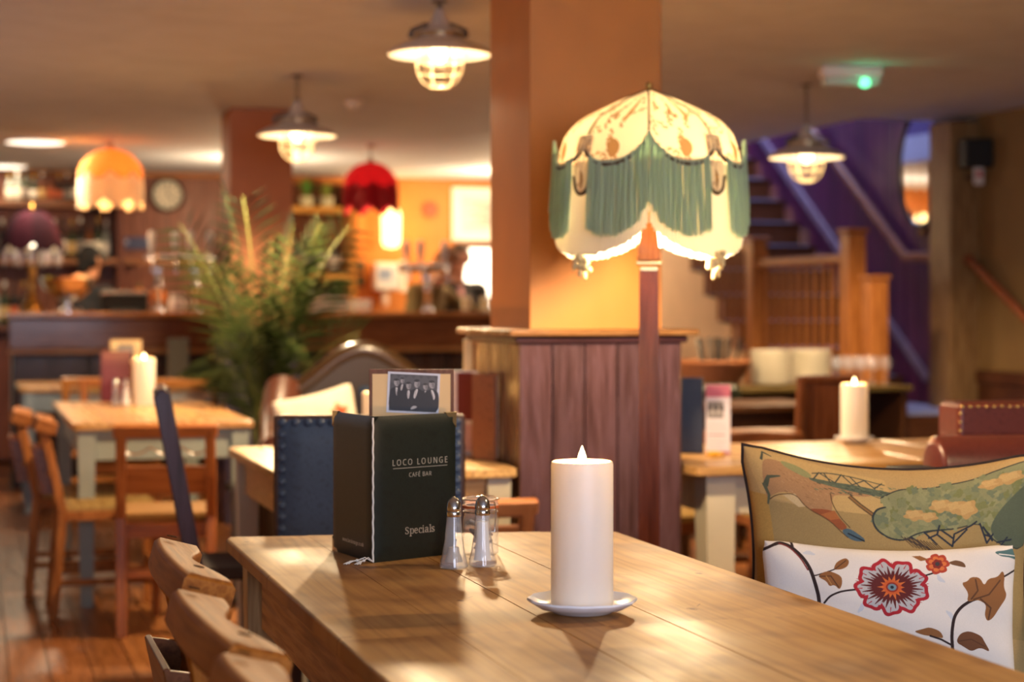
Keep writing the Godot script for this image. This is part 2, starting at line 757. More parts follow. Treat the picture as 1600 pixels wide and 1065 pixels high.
func pillars() -> void:
	var body := paint("cc8238", 0.5)
	# near pillar: boarded plum dado under a timber ledge
	var p := struct("pillar", S().box(V(1.935, CEIL / 2 + 0.58, -5.663), V(0.45, CEIL - 1.16, 0.45), 0.004), body, "ochre painted square pillar behind the fringed lamp")
	part("ledge", S().box(V(1.935, 1.19, -5.663), V(0.64, 0.022, 0.64), 0.006), wood("8a6440", "x", 0.3), p, "timber ledge round the pillar")
	part("ledge_moulding", S().box(V(1.935, 1.168, -5.663), V(0.585, 0.024, 0.585), 0.008), wood("4a3038", "x", 0.35), p)
	part("dado_core", S().box(V(1.935, 0.58, -5.663), V(0.52, 1.16, 0.52), 0.0), wood("2c1a1e", "y", 0.4), p)
	var plum := [wood("5c444c", "y", 0.3, 0.1), wood("564048", "y", 0.33, 0.5)]
	var brown := [wood("6d4a30", "y", 0.3, 0.2), wood("654430", "y", 0.33, 0.7)]
	for k in 5:
		var x := 1.66 + 0.055 + k * 0.11
		part("board", S().box(V(x, 0.58, -5.398), V(0.107, 1.155, 0.02), 0.004), plum[k % 2], p)
		part("board", S().box(V(x, 0.58, -5.928), V(0.107, 1.155, 0.02), 0.004), plum[k % 2], p)
		var z := -5.398 - 0.045 - k * 0.11
		part("board", S().box(V(1.67, 0.58, z), V(0.02, 1.155, 0.107), 0.004), brown[k % 2], p)
		part("board", S().box(V(2.2, 0.58, z), V(0.02, 1.155, 0.107), 0.004), brown[k % 2], p)
	# far pillar by the bar
	var q := struct("pillar", S().box(V(1.655, CEIL / 2 + 0.56, -10.715), V(0.37, CEIL - 1.12, 0.37), 0.004), paint("b26a3a", 0.55), "ochre painted square pillar in front of the bar")
	part("dado", S().box(V(1.655, 0.57, -10.715), V(0.43, 1.14, 0.43), 0.006), wood("4c4560", "y", 0.35), q, "plum blue boarded dado")
	part("ledge", S().box(V(1.655, 1.15, -10.715), V(0.48, 0.025, 0.48), 0.006), wood("6a4630", "x", 0.35), q)


# ---------- stairs ----------

func staircase() -> void:
	var t := thing("staircase", "timber staircase with square newels rising left beside the purple wall", "staircase", Vector3.ZERO)
	var oak := wood("b5743c", "y", 0.4)
	var oakz := wood("b5743c", "z", 0.4)
	var dark := wood("5f3a22", "x", 0.45)
	var carpet := paint("8c8fa6", 0.95)
	var lz := 0.6
	var landing := part("landing", S().box(V(5.75, lz - 0.1, -10.55), V(1.1, 0.2, 1.3), 0.006), dark, t)
	part("landing_carpet", S().box(V(5.75, lz + 0.006, -10.53), V(0.96, 0.012, 1.28), 0.004), carpet, landing)
	part("landing_front", S().box(V(5.75, 0.25, -9.96), V(1.1, 0.5, 0.04), 0.004), wood("7c4826", "x"), t)
	# steps down towards the room
	for k in 2:
		var y := lz - 0.2 * (k + 1)
		var s := part("tread", S().box(V(5.8, y - 0.02, -9.78 + k * 0.28), V(1.0, 0.04, 0.32), 0.008), dark, t)
		part("riser", S().box(V(5.8, y - 0.1, -9.66 + k * 0.28), V(1.0, 0.16, 0.02), 0.002), wood("6a4026", "x"), t)
		part("carpet", S().box(V(5.8, y + 0.005, -9.78 + k * 0.28), V(0.7, 0.01, 0.3), 0.003), carpet, s)
	# the long flight, rising away
	for k in 11:
		var y := lz + 0.19 * (k + 1)
		var z := -(11.2 + 0.27 * k)
		var s := part("tread", S().box(V(5.75, y - 0.02, z - 0.14), V(1.02, 0.04, 0.31), 0.008), dark, t)
		part("riser", S().box(V(5.75, y - 0.115, z), V(1.0, 0.17, 0.02), 0.002), wood("7a4a2a", "x"), t)
		part("carpet", S().box(V(5.7, y + 0.005, z - 0.13), V(0.98, 0.012, 0.3), 0.003), carpet, s)
	# cut outer string and the plaster below it
	var st := PackedVector2Array()
	st.append(Vector2(-11.2, 0.0))
	for k in 11:
		st.append(Vector2(-(11.2 + 0.27 * k), lz + 0.19 * k))
		st.append(Vector2(-(11.2 + 0.27 * k), lz + 0.19 * (k + 1) - 0.04))
	st.append(Vector2(-14.17, lz + 0.19 * 11 - 0.04))
	st.append(Vector2(-14.17, 0.0))
	part("spandrel", S().prism(st, 0.06, 0.0, Transform3D(Basis(V(0, 0, 1), V(0, 1, 0), V(-1, 0, 0)), V(5.26, 0, 0))), paint("e8c49c", 0.7), t, "pale plaster panel under the stair")
	# skirting along the purple wall and the two handrails
	part("skirting", S().beam(V(6.28, 0.78, -10.9), V(6.28, 0.78 + 0.704 * 3.4, -14.3), 0.03, 0.07, 0.006), wood("8a7c96", "y", 0.4), t)
	part("wall_rail", S().beam(V(6.22, 1.62, -11.1), V(6.22, 1.62 + 0.704 * 3.2, -14.3), 0.05, 0.06, 0.015).beam(V(6.22, 1.62, -11.12), V(6.22, 1.6, -10.56), 0.05, 0.07, 0.015), wood("9c7060", "z", 0.3), t, "handrail on the purple wall")
	part("wall_rail", S().beam(V(6.21, 1.58, -10.25), V(6.21, 0.62, -8.6), 0.05, 0.06, 0.02).beam(V(6.21, 1.58, -10.22), V(6.21, 1.59, -10.5), 0.05, 0.06, 0.02), wood("9a5634", "z", 0.3), t, "reddish handrail on the tan wall")
	# newels
	for d in [[11.33, 1.72, 0.12], [9.92, 1.72, 0.12], [9.64, 1.43, 0.12]]:
		var nw := part("newel_post", S().box(V(5.2, d[1] / 2, -d[0]), V(d[2], d[1], d[2]), 0.006), oak, t)
		part("newel_cap", S().box(V(5.2, d[1] + 0.02, -d[0]), V(d[2] + 0.03, 0.03, d[2] + 0.03), 0.01), oakz, nw)
	part("handrail", S().box(V(5.2, 1.57, -10.62), V(0.075, 0.06, 1.3), 0.015), oakz, t)
	part("handrail", S().beam(V(5.2, 1.6, -11.35), V(5.2, 1.6 + 0.704 * 2.6, -13.95), 0.07, 0.06, 0.015), oakz, t)
	part("bottom_rail", S().box(V(5.2, 0.66, -10.62), V(0.06, 0.05, 1.3), 0.006), oakz, t)
	for k in 10:
		part("baluster", S().box(V(5.2, 1.11, -(10.08 + k * 0.118)), V(0.024, 0.87, 0.024), 0.004), oak, t)
	for k in 20:
		var w := 11.47 + k * 0.125
		var y0 := lz + 0.19 * (floorf((w - 11.2) / 0.27) + 1)
		var y1 := 1.58 + 0.704 * (w - 11.35)
		part("baluster", S().box(V(5.2, (y0 + y1) / 2, -w), V(0.024, y1 - y0, 0.024), 0.004), oak, t)


# ---------- the bar ----------

func bar() -> void:
	var t := thing("bar_counter", "long polished dark wood bar counter with overhanging top", "counter")
	var gl := wood("7a4a2a", "x", 0.22)
	part("countertop", S().box(V(2.4, 1.214, -13.2), V(4.3, 0.042, 0.75), 0.012), wood("a8703e", "x", 0.2), t)
	part("fascia", S().box(V(2.4, 1.085, -12.95), V(4.26, 0.215, 0.08), 0.01), gl, t)
	part("rail", S().box(V(2.4, 0.96, -12.93), V(4.28, 0.035, 0.12), 0.012), wood("a8784c", "x", 0.25), t)
	var dk := wood("3e2418", "y", 0.35)
	part("carcass", S().box(V(2.4, 0.48, -13.3), V(4.2, 0.95, 0.45), 0.0), wood("2a1810", "y"), t)
	for k in 8:
		var x := 0.3 + 0.262 + k * 0.525
		part("front_panel", S().box(V(x, 0.52, -13.06), V(0.5, 0.82, 0.03), 0.008), dk, t)
	part("plinth", S().box(V(2.4, 0.05, -13.05), V(4.2, 0.1, 0.04), 0.005), wood("24140c", "x"), t)
	# dark shelving on the back wall
	var b := thing("back_bar", "dark red-brown back bar with two bottle shelves and an upright", "shelving")
	var red := wood("6a3c2a", "y", 0.45)
	var u1 := gu(352, 15.6)
	part("back_panel", S().box(V(u1 / 2 - 0.1, 1.2, -15.8), V(u1 + 0.6, 2.4, 0.08), 0.0), wood("8a5440", "y", 0.5), b)
	var us := gu(192, 15.5)
	for y in [2.13, 1.655]:
		part("shelf", S().box(V(us / 2 - 0.1, y, -15.56), V(us + 0.5, 0.05, 0.42), 0.006), wood("96643e", "x", 0.4), b)
	part("upright", S().box(V(us - 0.03, 1.18, -15.56), V(0.06, 2.36, 0.42), 0.006), red, b)
	part("counter", S().box(V(u1 / 2, 1.1, -15.45), V(u1 + 0.3, 0.05, 0.62), 0.008), wood("6a4028", "x", 0.3), b)
	part("cupboard_front", S().box(V(u1 / 2, 0.55, -15.5), V(u1 + 0.2, 1.06, 0.5), 0.004), red, b)
	# the shelves right of the far pillar
	var ua := gu(440, 15.6)
	var ub := gu(541, 15.6)
	var c := thing("shelf_unit", "orange brown open shelf unit right of the far pillar", "shelving")
	var hy := wood("b87a34", "y", 0.4)
	part("back_panel", S().box(V((ua + ub) / 2, 1.2, -15.82), V(ub - ua, 2.34, 0.04), 0.0), wood("7c4a26", "y", 0.5), c)
	part("upright", S().box(V(ub + 0.03, 1.18, -15.62), V(0.07, 2.36, 0.36), 0.006), hy, c)
	part("upright", S().box(V(ua, 1.18, -15.62), V(0.06, 2.36, 0.36), 0.006), hy, c)
	for py in [328.0, 431.0]:
		part("shelf", S().box(V((ua + ub) / 2, bk(500, py, 15.5).y, -15.62), V(ub - ua, 0.06, 0.38), 0.006), wood("c08a40", "x", 0.4), c)
	part("counter", S().box(V((ua + ub) / 2 + 0.8, 1.08, -15.5), V(ub - ua + 2.0, 0.05, 0.55), 0.006), wood("8a5a30", "x", 0.35), c)
	part("cupboard_front", S().box(V((ua + ub) / 2 + 0.8, 0.53, -15.55), V(ub - ua + 1.9, 1.04, 0.42), 0.004), wood("6a4020", "y"), c)


# ---------- lamps ----------

func flame_shape(h: float) -> Shape:
	return S().lathe(V2([0.0, 0.0, h * 0.12, h * 0.07, h * 0.185, h * 0.22, h * 0.2, h * 0.36, h * 0.165, h * 0.55, h * 0.09, h * 0.77, h * 0.03, h * 0.93, 0.0, h]), 12)


func chain(a: Vector3, b: Vector3, step: float) -> Shape:
	var s := S()
	var k := 0
	var y := a.y
	while y > b.y + step * 0.5:
		var ring := []
		for i in 11:
			var q := TAU * i / 10
			ring.append(V(a.x, y - step * 0.5, a.z) + (V(cos(q) * 0.009, sin(q) * step * 0.68, 0) if k % 2 else V(0, sin(q) * step * 0.68, cos(q) * 0.009)))
		s.tube(ring, 0.0028, 5, false)
		y -= step
		k += 1
	return s


func cage_pendant(label: String, at: Vector3, energy: float) -> void:  # at: the middle of the shade's rim
	var t := thing("pendant_lamp", label, "lamp", at, 0.4, "industrial pendants over the tables")
	t.scale = Vector3.ONE * 0.995
	var grey := plain("c4c0ba", 0.42, 0.25)
	var dark := plain("6e6a64", 0.4, 0.5)
	part("shade", S().lathe(V2([0.198, 0.0, 0.203, 0.004, 0.2, 0.012, 0.16, 0.036, 0.118, 0.052, 0.092, 0.062, 0.09, 0.085, 0.062, 0.1, 0.05, 0.108, 0.036, 0.136, 0.026, 0.15, 0.02, 0.176, 0.0, 0.178]), 48), grey, t)
	part("shade_lining", S().lathe(V2([0.0, 0.06, 0.088, 0.058, 0.115, 0.048, 0.158, 0.031, 0.197, 0.001]), 48), plain("f6f0e2", 0.35), t)
	for k in 3:
		var a := TAU * k / 3 + 0.6
		part("bracket", S().beam(V(sin(a) * 0.05, 0.118, cos(a) * 0.05), V(sin(a) * 0.125, 0.085, cos(a) * 0.125), 0.02, 0.008, 0.002).ball(V(sin(a) * 0.12, 0.072, cos(a) * 0.12), V(0.014, 0.014, 0.014), 10), dark, t)
	part("collar", S().lathe(V2([0.086, 0.064, 0.096, 0.066, 0.096, 0.082, 0.086, 0.086]), 32), plain("b09a74", 0.35, 0.8), t)
	part("hook", S().tube([V(0, 0.17, 0), V(0, 0.176, 0), V(0.008, 0.18, 0), V(0.008, 0.187, 0), V(0, 0.193, 0), V(-0.008, 0.187, 0), V(-0.008, 0.181, 0)], 0.004, 6), dark, t)
	var top := (CEIL - at.y) / 0.995
	part("chain", chain(V(0, top - 0.004, 0), V(0, minf(0.19, top - 0.022), 0), minf(0.03, top - 0.19)), dark, t)
	part("ceiling_hook", S().lathe(V2([0.0, top - 0.012, 0.012, top - 0.011, 0.03, top - 0.006, 0.032, top - 0.001, 0.0, top]), 16), dark, t)
	# jar glass in a wire guard, bulb inside
	part("lamp_glass", S().lathe(V2([0.0, -0.112, 0.03, -0.11, 0.055, -0.098, 0.07, -0.076, 0.076, -0.04, 0.076, 0.02]), 32), pane("ffffff", 0.0, 0.0, 0.06), t)
	var cg := S()
	for k in 6:
		var a := TAU * k / 6
		var path := []
		for q in [[0.088, 0.03], [0.092, -0.03], [0.086, -0.07], [0.066, -0.104], [0.034, -0.124], [0.0, -0.128]]:
			path.append(V(sin(a) * q[0], q[1], cos(a) * q[0]))
		cg.tube(path, 0.0032, 5)
	for q in [[0.093, -0.022], [0.088, -0.066], [0.05, -0.116]]:
		var ring := []
		for k in 25:
			ring.append(V(sin(TAU * k / 24) * q[0], q[1], cos(TAU * k / 24) * q[0]))
		cg.tube(ring, 0.0032, 5, false)
	part("wire_guard", cg, plain("d8c8a8", 0.4, 0.4), t)
	var bl := part("bulb", S().ball(V(0, 0.012, 0), V(0.036, 0.042, 0.036), 16), glow("ffe2a8", 6.0), t)
	omni(V(0, 0.012, 0), WARM, 0.16, 0.03, bl)
	var sp := SpotLight3D.new()  # the light it casts, just below the jar
	sp.name = "lamp_light"
	t.add_child(sp, true)
	sp.position.y = -0.145
	sp.rotation.x = -PI / 2
	sp.spot_angle = 84.0
	sp.spot_angle_attenuation = 0.3
	sp.light_color = C(WARM)
	sp.light_energy = energy
	sp.light_size = 0.05
	sp.spot_range = 30.0
	sp.spot_attenuation = 2.0
	sp.shadow_enabled = true


func shade_r(y: float, prof: Array) -> float:
	if y >= prof[0].y:
		return prof[0].x
	for i in prof.size() - 1:
		if y <= prof[i].y and y >= prof[i + 1].y:
			return lerpf(prof[i].x, prof[i + 1].x, (prof[i].y - y) / maxf(prof[i].y - prof[i + 1].y, 1e-5))
	return prof[-1].x


func fringed_lamp() -> void:
	var at := far(1014, 480, 5.0)
	at.y = 0.0
	var t := thing("floor_lamp", "tall wooden standard lamp with a cream domed shade and long green fringe", "lamp", at, atan2(-at.x, -at.z))
	var mah := wood("7c3c22", "y", 0.3)
	part("base", S().box(V(0, 0.02, 0), V(0.3, 0.04, 0.3), 0.01).box(V(0, 0.055, 0), V(0.2, 0.035, 0.2), 0.012).box(V(0, 0.09, 0), V(0.11, 0.04, 0.11), 0.012), mah, t)
	part("pole", S().taper(V(0, 0.1, 0), V(0, 1.372, 0), 0.064, 0.053, 0.004), mah, t)
	part("collar", S().box(V(0, 1.377, 0), V(0.05, 0.012, 0.05), 0.002).box(V(0, 1.393, 0), V(0.072, 0.01, 0.072), 0.003), plain("e0c890", 0.25, 0.8), t, "brass collar")
	part("neck", S().box(V(0, 1.407, 0), V(0.066, 0.018, 0.066), 0.005).taper(V(0, 1.415, 0), V(0, 1.53, 0), 0.062, 0.036, 0.004), wood("b07040", "y", 0.35), t)
	var rodm := plain("a08040", 0.3, 0.8)
	part("stem", S().tube([V(0, 1.52, 0), V(0, 1.885, 0)], 0.006, 8), rodm, t)
	var fr := S()
	for k in 8:
		var a := TAU * k / 8
		fr.tube([V(0, 1.862, 0), V(sin(a) * 0.1, 1.826, cos(a) * 0.1), V(sin(a) * 0.2, 1.777, cos(a) * 0.2), V(sin(a) * 0.245, 1.7, cos(a) * 0.245)], 0.002, 5)
	part("shade_frame", fr, rodm, t)
	part("finial", S().lathe(V2([0.0, 1.868, 0.012, 1.872, 0.008, 1.884, 0.01, 1.892, 0.0, 1.9]), 12), rodm, t)
	# panels: eight, each ending in a scallop; tongues between every second pair
	var prof := V2([0.012, 1.874, 0.06, 1.858, 0.107, 1.834, 0.16, 1.81, 0.207, 1.782, 0.238, 1.745, 0.254, 1.7, 0.26, 1.65, 0.263, 1.57])
	var im := Image.create(512, 512, false, Image.FORMAT_RGB8)
	im.fill(C("f3e2b8"))
	for k in 26:
		var c := Vector2(rng.randf() * 512, 60 + rng.randf() * 420)
		var d := Vector2.from_angle(rng.randf() * TAU)
		line(im, curve(c, c + d * 40 + d.orthogonal() * 14, c + d * 80, 6), 9, C("8a5c30"), 2)
		for j in 4:
			var q := c + d * (10 + j * 18)
			fill(im, blob(q + d.orthogonal() * (11 if j % 2 else -11), Vector2(15, 6), 0.1, 3, d.angle() + (0.7 if j % 2 else -0.7), 14), C("9a6834") if k % 3 else C("6e5030"))
	fill(im, blob(Vector2(390, 250), Vector2(70, 44), 0.06, 3), C("9a7448"))
	fill(im, blob(Vector2(120, 170), Vector2(90, 22), 0.06, 3, 0.3), C("a07a4a"))
	weave(im, 0.05)
	var fab := picture("shadeprint", im, 0.9)
	fab.backlight_enabled = true
	fab.backlight = Color(0.66, 0.66, 0.66)
	var hem := func(q: float) -> float:  # height of the scalloped edge, q 0..1 across a panel from the plain seam to the tongue seam
		var s := sin(PI * clampf(q * 0.92 + 0.0, 0.0, 1.0))
		return 1.733 - 0.083 * pow(s, 0.62)
	var braid := cloth("5a4630")
	for k in 8:
		var even := k % 2 == 0
		var rows := []
		var edge := []
		for j in 13:
			var q := float(j) / 12
			var a := (k + q) * TAU / 8
			var yb: float = hem.call(q if even else 1.0 - q)
			var row := PackedVector3Array()
			for i in 13:
				var y := lerpf(1.874, yb, pow(float(i) / 12, 0.8))
				var r := shade_r(y, prof) * (1.0 - 0.05 * pow(absf(q * 2 - 1), 3))
				row.append(V(sin(a) * r, y, cos(a) * r))
			rows.append(row)
			edge.append(row[12] * V(1.01, 1, 1.01))
		var pn := part("shade_panel", S().grid(rows), fab, t)
		part("braid", S().tube(edge, 0.0055, 6), braid, pn)
		part("braid", S().tube(range(13).map(func(i): return rows[0][i] * V(1.006, 1.0, 1.006)), 0.003, 5), braid, pn)
		if k % 2 == 1:
			var tr := []
			var te := []
			for j in 9:
				var q := float(j) / 8 * 2 - 1
				var a := k * TAU / 8 + q * 0.125
				var yb := 1.625 - 0.05 * sqrt(maxf(0.0, 1.0 - q * q))
				var row := PackedVector3Array()
				for i in 6:
					var y := lerpf(1.735, yb, float(i) / 5)
					row.append(V(sin(a) * shade_r(y, prof) * 0.985, y, cos(a) * shade_r(y, prof) * 0.985))
				tr.append(row)
				te.append(row[5])
			var tg := part("shade_tongue", S().grid(tr), fab, t)
			part("braid", S().tube(te, 0.005, 6), braid, tg)
	# fringe: separate silk threads hung from the scallops, none under the tongues
	for k in 8:
		var even := k % 2 == 0
		var fs := S()
		for j in 84:
			var q := (j + 0.5) / 84.0
			var qq := q if even else 1.0 - q
			if qq > 0.83:
				continue
			var a := (k + q) * TAU / 8 + rng.randf_range(-0.004, 0.004)
			var y0: float = hem.call(qq) + 0.01
			var y1 := y0 - 0.193 - 0.012 * rng.randf() + (0.012 if qq < 0.1 else 0.0)
			var r := 0.258 + rng.randf() * 0.008
			var path := []
			for i in 5:
				var s := i / 4.0
				path.append(V(sin(a + 0.006 * sin(s * 5 + j)) * (r + 0.012 * s), lerpf(y0, y1, s), cos(a + 0.006 * sin(s * 5 + j)) * (r + 0.012 * s)))
			fs.tube(path, 0.0024, 4, false)
		var fo := part("fringe", fs, cloth("b4c4b0", 0.85), t, "long green silk fringe")
		fo.set_meta("kind", "stuff")
	# pale under-fringe with a scalloped lower edge and bead drops
	var low := func(a: float) -> float:
		return 1.412 + 0.115 * (1.0 - pow(absf(sin(2 * a)), 0.42))
	var us := S()
	for j in 300:
		var a := TAU * j / 300
		var y1: float = low.call(a) - 0.008 * rng.randf()
		var path := []
		for i in 4:
			var s := i / 3.0
			path.append(V(sin(a) * (0.246 + 0.014 * s), lerpf(1.66, y1, s), cos(a) * (0.246 + 0.014 * s)))
		us.tube(path, 0.0029, 4, false)
	var uo := part("under_fringe", us, cloth("f4f0e2", 0.9), t, "cream inner fringe")
	uo.set_meta("kind", "stuff")
	for k in 4:
		var a := (k * 2 + 1) * TAU / 8
		var bs := S()
		for j in 26:
			bs.ball(V(sin(a + rng.randf_range(-0.09, 0.09)) * 0.262, 1.372 + rng.randf() * 0.05, cos(a + rng.randf_range(-0.09, 0.09)) * 0.262), V(0.007, 0.009, 0.007), 6)
		bs.ball(V(sin(a) * 0.262, 1.362, cos(a) * 0.262), V(0.007, 0.014, 0.007), 6)
		part("bead_drop", bs, cloth("ead9a8", 0.4), t)
	var bl := part("bulb", S().ball(V(0.03, 1.485, -0.075), V(0.032, 0.045, 0.032), 16), glow("fff0cc", 14.0), t)
	omni(V(0.03, 1.485, -0.075), WARM, 1.5, 0.035, bl)


func scallop_pendant(label: String, at: Vector3, r: float, hex: String, fringe_hex: String, back: float, energy: float, light_hex: String) -> void:  # at: the top of the shade
	var t := thing("fabric_pendant", label, "lamp", at, 0.2)
	var fab := cloth(hex, back)
	var h := r * 0.95
	for k in 8:
		var rows := []
		for j in 9:
			var q := float(j) / 8
			var a := (k + q) * TAU / 8
			var yb := -h * (0.86 + 0.22 * sin(PI * q))
			var row := PackedVector3Array()
			for i in 9:
				var s := float(i) / 8
				var rr := r * minf(1.0, 0.12 + 1.0 * pow(s, 0.6)) * (1.0 + 0.05 * sin(PI * q))
				row.append(V(sin(a) * rr, yb * s * s * 0.45 + yb * s * 0.55, cos(a) * rr))
			rows.append(row)
		part("shade_panel", S().grid(rows), fab, t)
	for k in 8:
		var fs := S()
		for j in 26:
			var a := (k + (j + 0.5) / 26.0) * TAU / 8
			var q := (j + 0.5) / 26.0
			var y0 := -h * (0.84 + 0.2 * sin(PI * q))
			var y1 := -h * (1.92 + 0.14 * sin(PI * q * 2)) - 0.01 * rng.randf()
			fs.tube([V(sin(a) * r * 1.02, y0, cos(a) * r * 1.02), V(sin(a) * r * 1.05, (y0 + y1) / 2, cos(a) * r * 1.05), V(sin(a) * r * 1.04, y1, cos(a) * r * 1.04)], r * 0.016, 4, false)
		var fo := part("fringe", fs, cloth(fringe_hex, minf(back * 1.3, 0.9)), t)
		fo.set_meta("kind", "stuff")
	part("cap", S().lathe(V2([0.0, -0.02, r * 0.16, -0.016, r * 0.14, 0.012, r * 0.06, 0.03, 0.0, 0.03]), 16), plain("c8b8a0", 0.4, 0.5), t)
	part("cord", S().tube([V(0, 0.02, 0), V(0, CEIL - at.y - 0.02, 0)], 0.004, 6), plain("3a3028"), t)
	part("ceiling_rose", S().lathe(V2([0.0, CEIL - at.y - 0.03, 0.03, CEIL - at.y - 0.025, 0.045, CEIL - at.y, 0.0, CEIL - at.y]), 16), plain("d8d0c0"), t)
	var bl := part("bulb", S().ball(V(0, -h * 1.3, 0), V(0.035, 0.045, 0.035), 14), glow("ffe6b0", 14.0), t)
	omni(V(0, -h * 1.3, 0), light_hex, energy, 0.04, bl)


func lamps() -> void:
	cage_pendant("grey enamel cage pendant lamp hanging nearest, left of the near pillar", far(687, 87, 6.85), 6.0)
	cage_pendant("grey cage pendant lamp hanging beside the far pillar over the palm", far(464.5, 213, 9.04), 7.0)
	cage_pendant("grey cage pendant lamp in front of the purple stair wall", far(1260, 247, 9.42), 3.2)
	cage_pendant("unseen grey cage pendant lamp outside the picture at the right, placed to light the table", V(1.55, 2.22, -3.3), 1.5)  # out of view, placed to light the table's right side and the cushions
	fringed_lamp()
	scallop_pendant("orange scalloped pendant shade with glowing white fringe over the bar", far(173, 232, 12.6), 0.215, "f0984c", "fff0d8", 0.35, 0.3, WARMER)
	scallop_pendant("deep red scalloped pendant shade with red fringe over the bar", far(579, 253, 12.9), 0.19, "8c0e16", "981420", 0.12, 0.3, WARM)
	# tall tubular wall light by the dispenser
	var p := bk(606, 355, 15.72)
	var wl := thing("wall_light", "tall glowing yellow tube light on the orange wall", "lamp", p)
	part("bracket", S().box(V(0, 0, 0.02), V(0.05, 0.3, 0.05), 0.008), plain("b09040", 0.3, 0.8), wl)
	var tb := part("lamp_glass", S().lathe(V2([0.0, -0.19, 0.06, -0.18, 0.082, -0.14, 0.085, 0.1, 0.07, 0.15, 0.045, 0.19, 0.0, 0.2]), 20, V(0, 0, 0.13)), glow("ffd27a", 5.0), wl)
	omni(V(0, 0, 0.13), WARMER, 0.28, 0.08, tb)
	# unseen globe lamps behind both pillars, placed to light ceiling and back bar
	for d in [[800.0, 14.7, 1.9, "unseen glass globe lamp behind the near pillar, placed to light the ceiling by the orange wall"], [402.0, 14.0, 1.5, "unseen glass globe lamp behind the far pillar, placed to light the back bar"]]:
		var gt := thing("unseen_globe_lamp", d[3], "lamp", gp(gu(d[0], d[1]), 2.12, d[1]), 0.0)
		part("cord", S().tube([V(0, 0.1, 0), V(0, CEIL - 2.12, 0)], 0.004, 6), plain("3a3028"), gt)
		part("cap", S().lathe(V2([0.0, 0.08, 0.04, 0.085, 0.03, 0.12, 0.0, 0.125]), 16), plain("b09040", 0.3, 0.8), gt)
		var gb := part("lamp_glass", S().ball(Vector3.ZERO, V(0.1, 0.1, 0.1), 20), glow("ffe8c0", 6.0), gt)
		omni(Vector3.ZERO, WARM, d[2], 0.1, gb)
	# round lights let into the ceiling; the last, unseen, lights the stair plaster
	for d in [[55.0, 220.0, 0.2, "round ceiling light nearest, at the left before the bar", 4.0], [2.0, 258.0, 0.2, "round ceiling light farther back above the bar shelves", 0.5], [905.0, 265.0, 0.2, "unseen round ceiling light behind the near pillar, placed to light the stair plaster", 1.4]]:
		var q := on(d[0], d[1], CEIL)
		var cl := thing("ceiling_light", d[3], "lamp", q, 0.0)
		part("rim", S().lathe(V2([d[2], -0.014, d[2] + 0.02, -0.012, d[2] + 0.022, 0.0]), 40), plain("e8e0d4", 0.5), cl)
		part("diffuser", S().lathe(V2([0.0, -0.02, d[2] * 0.8, -0.018, d[2] + 0.002, -0.013]), 40), glow("fff0d8", 2.2), cl)
		area("ceiling_light_source", q + V(0, -0.03, 0), Vector2(0.36, 0.36), V(0, -1, 0), "ffe4bc", d[4])


# ---------- tables and chairs ----------

const FLAT := Basis(Vector3(1, 0, 0), Vector3(0, 0, -1), Vector3(0, 1, 0))  # a polygon in (right, away) laid flat, thickness upward


func table(label: String, u0: float, u1: float, w0: float, w1: float, h: float, boards: int, tops: Array, leg: Material, apron: Material, leg_top: float, leg_foot: float, drop: float, inset: float) -> Node3D:
	var c := gp((u0 + u1) / 2, 0, (w0 + w1) / 2)
	var t := thing("dining_table", label, "table", c)
	var hx := (u1 - u0) / 2
	var hz := (w1 - w0) / 2
	var bw := (u1 - u0) / boards
	for k in boards:
		var a := -hx + bw * k
		var b := a + bw - 0.0015
		var poly := PackedVector2Array()
		var r := 0.03
		if k == 0:
			poly.append_array(PV([b, -hz, b, hz, a + r, hz, a + r * 0.3, hz - r * 0.3, a, hz - r, a, -hz + r, a + r * 0.3, -hz + r * 0.3, a + r, -hz]))
		elif k == boards - 1:
			poly.append_array(PV([a, hz, a, -hz, b - r, -hz, b - r * 0.3, -hz + r * 0.3, b, -hz + r, b, hz - r, b - r * 0.3, hz - r * 0.3, b - r, hz]))
		else:
			poly.append_array(PV([a, -hz, b, -hz, b, hz, a, hz]))
		part("board", S().prism(poly, 0.03, 0.005, Transform3D(FLAT, V(0, h - 0.015, 0))), tops[k % tops.size()], t)
	for sx in [-1, 1]:
		for sz in [-1, 1]:
			var x: float = sx * (hx - inset)
			var z: float = sz * (hz - inset)
			part("leg", S().taper(V(x * 0.99, 0, z * 0.99), V(x, h - 0.031, z), leg_foot, leg_top, 0.004), leg, t)
	for s in [-1, 1]:
		part("apron", S().box(V(0, h - 0.03 - drop / 2, s * (hz - inset)), V(2 * (hx - inset) - leg_top, drop, 0.024), 0.003), apron, t)
		part("apron", S().box(V(s * (hx - inset), h - 0.03 - drop / 2, 0), V(0.024, drop, 2 * (hz - inset) - leg_top), 0.003), apron, t)
	return t


func crescent(width: float, tip: float, mid: float) -> PackedVector2Array:  # plan of a bowed crest rail, (across, back)
	var p := PackedVector2Array()
	for i in 17:
		var q := float(i) / 16 * 2 - 1
		p.append(Vector2(q * width / 2, 0.012 * (1 - q * q)))
	for i in 17:
		var q := 1 - float(i) / 16 * 2
		var k := clampf((absf(q) - 0.0) / 0.86, 0.0, 1.0)
		p.append(Vector2(q * width / 2 * (1.0 if absf(q) < 0.99 else 0.985), -lerpf(mid, tip, k * k * (3 - 2 * k))))
	return p


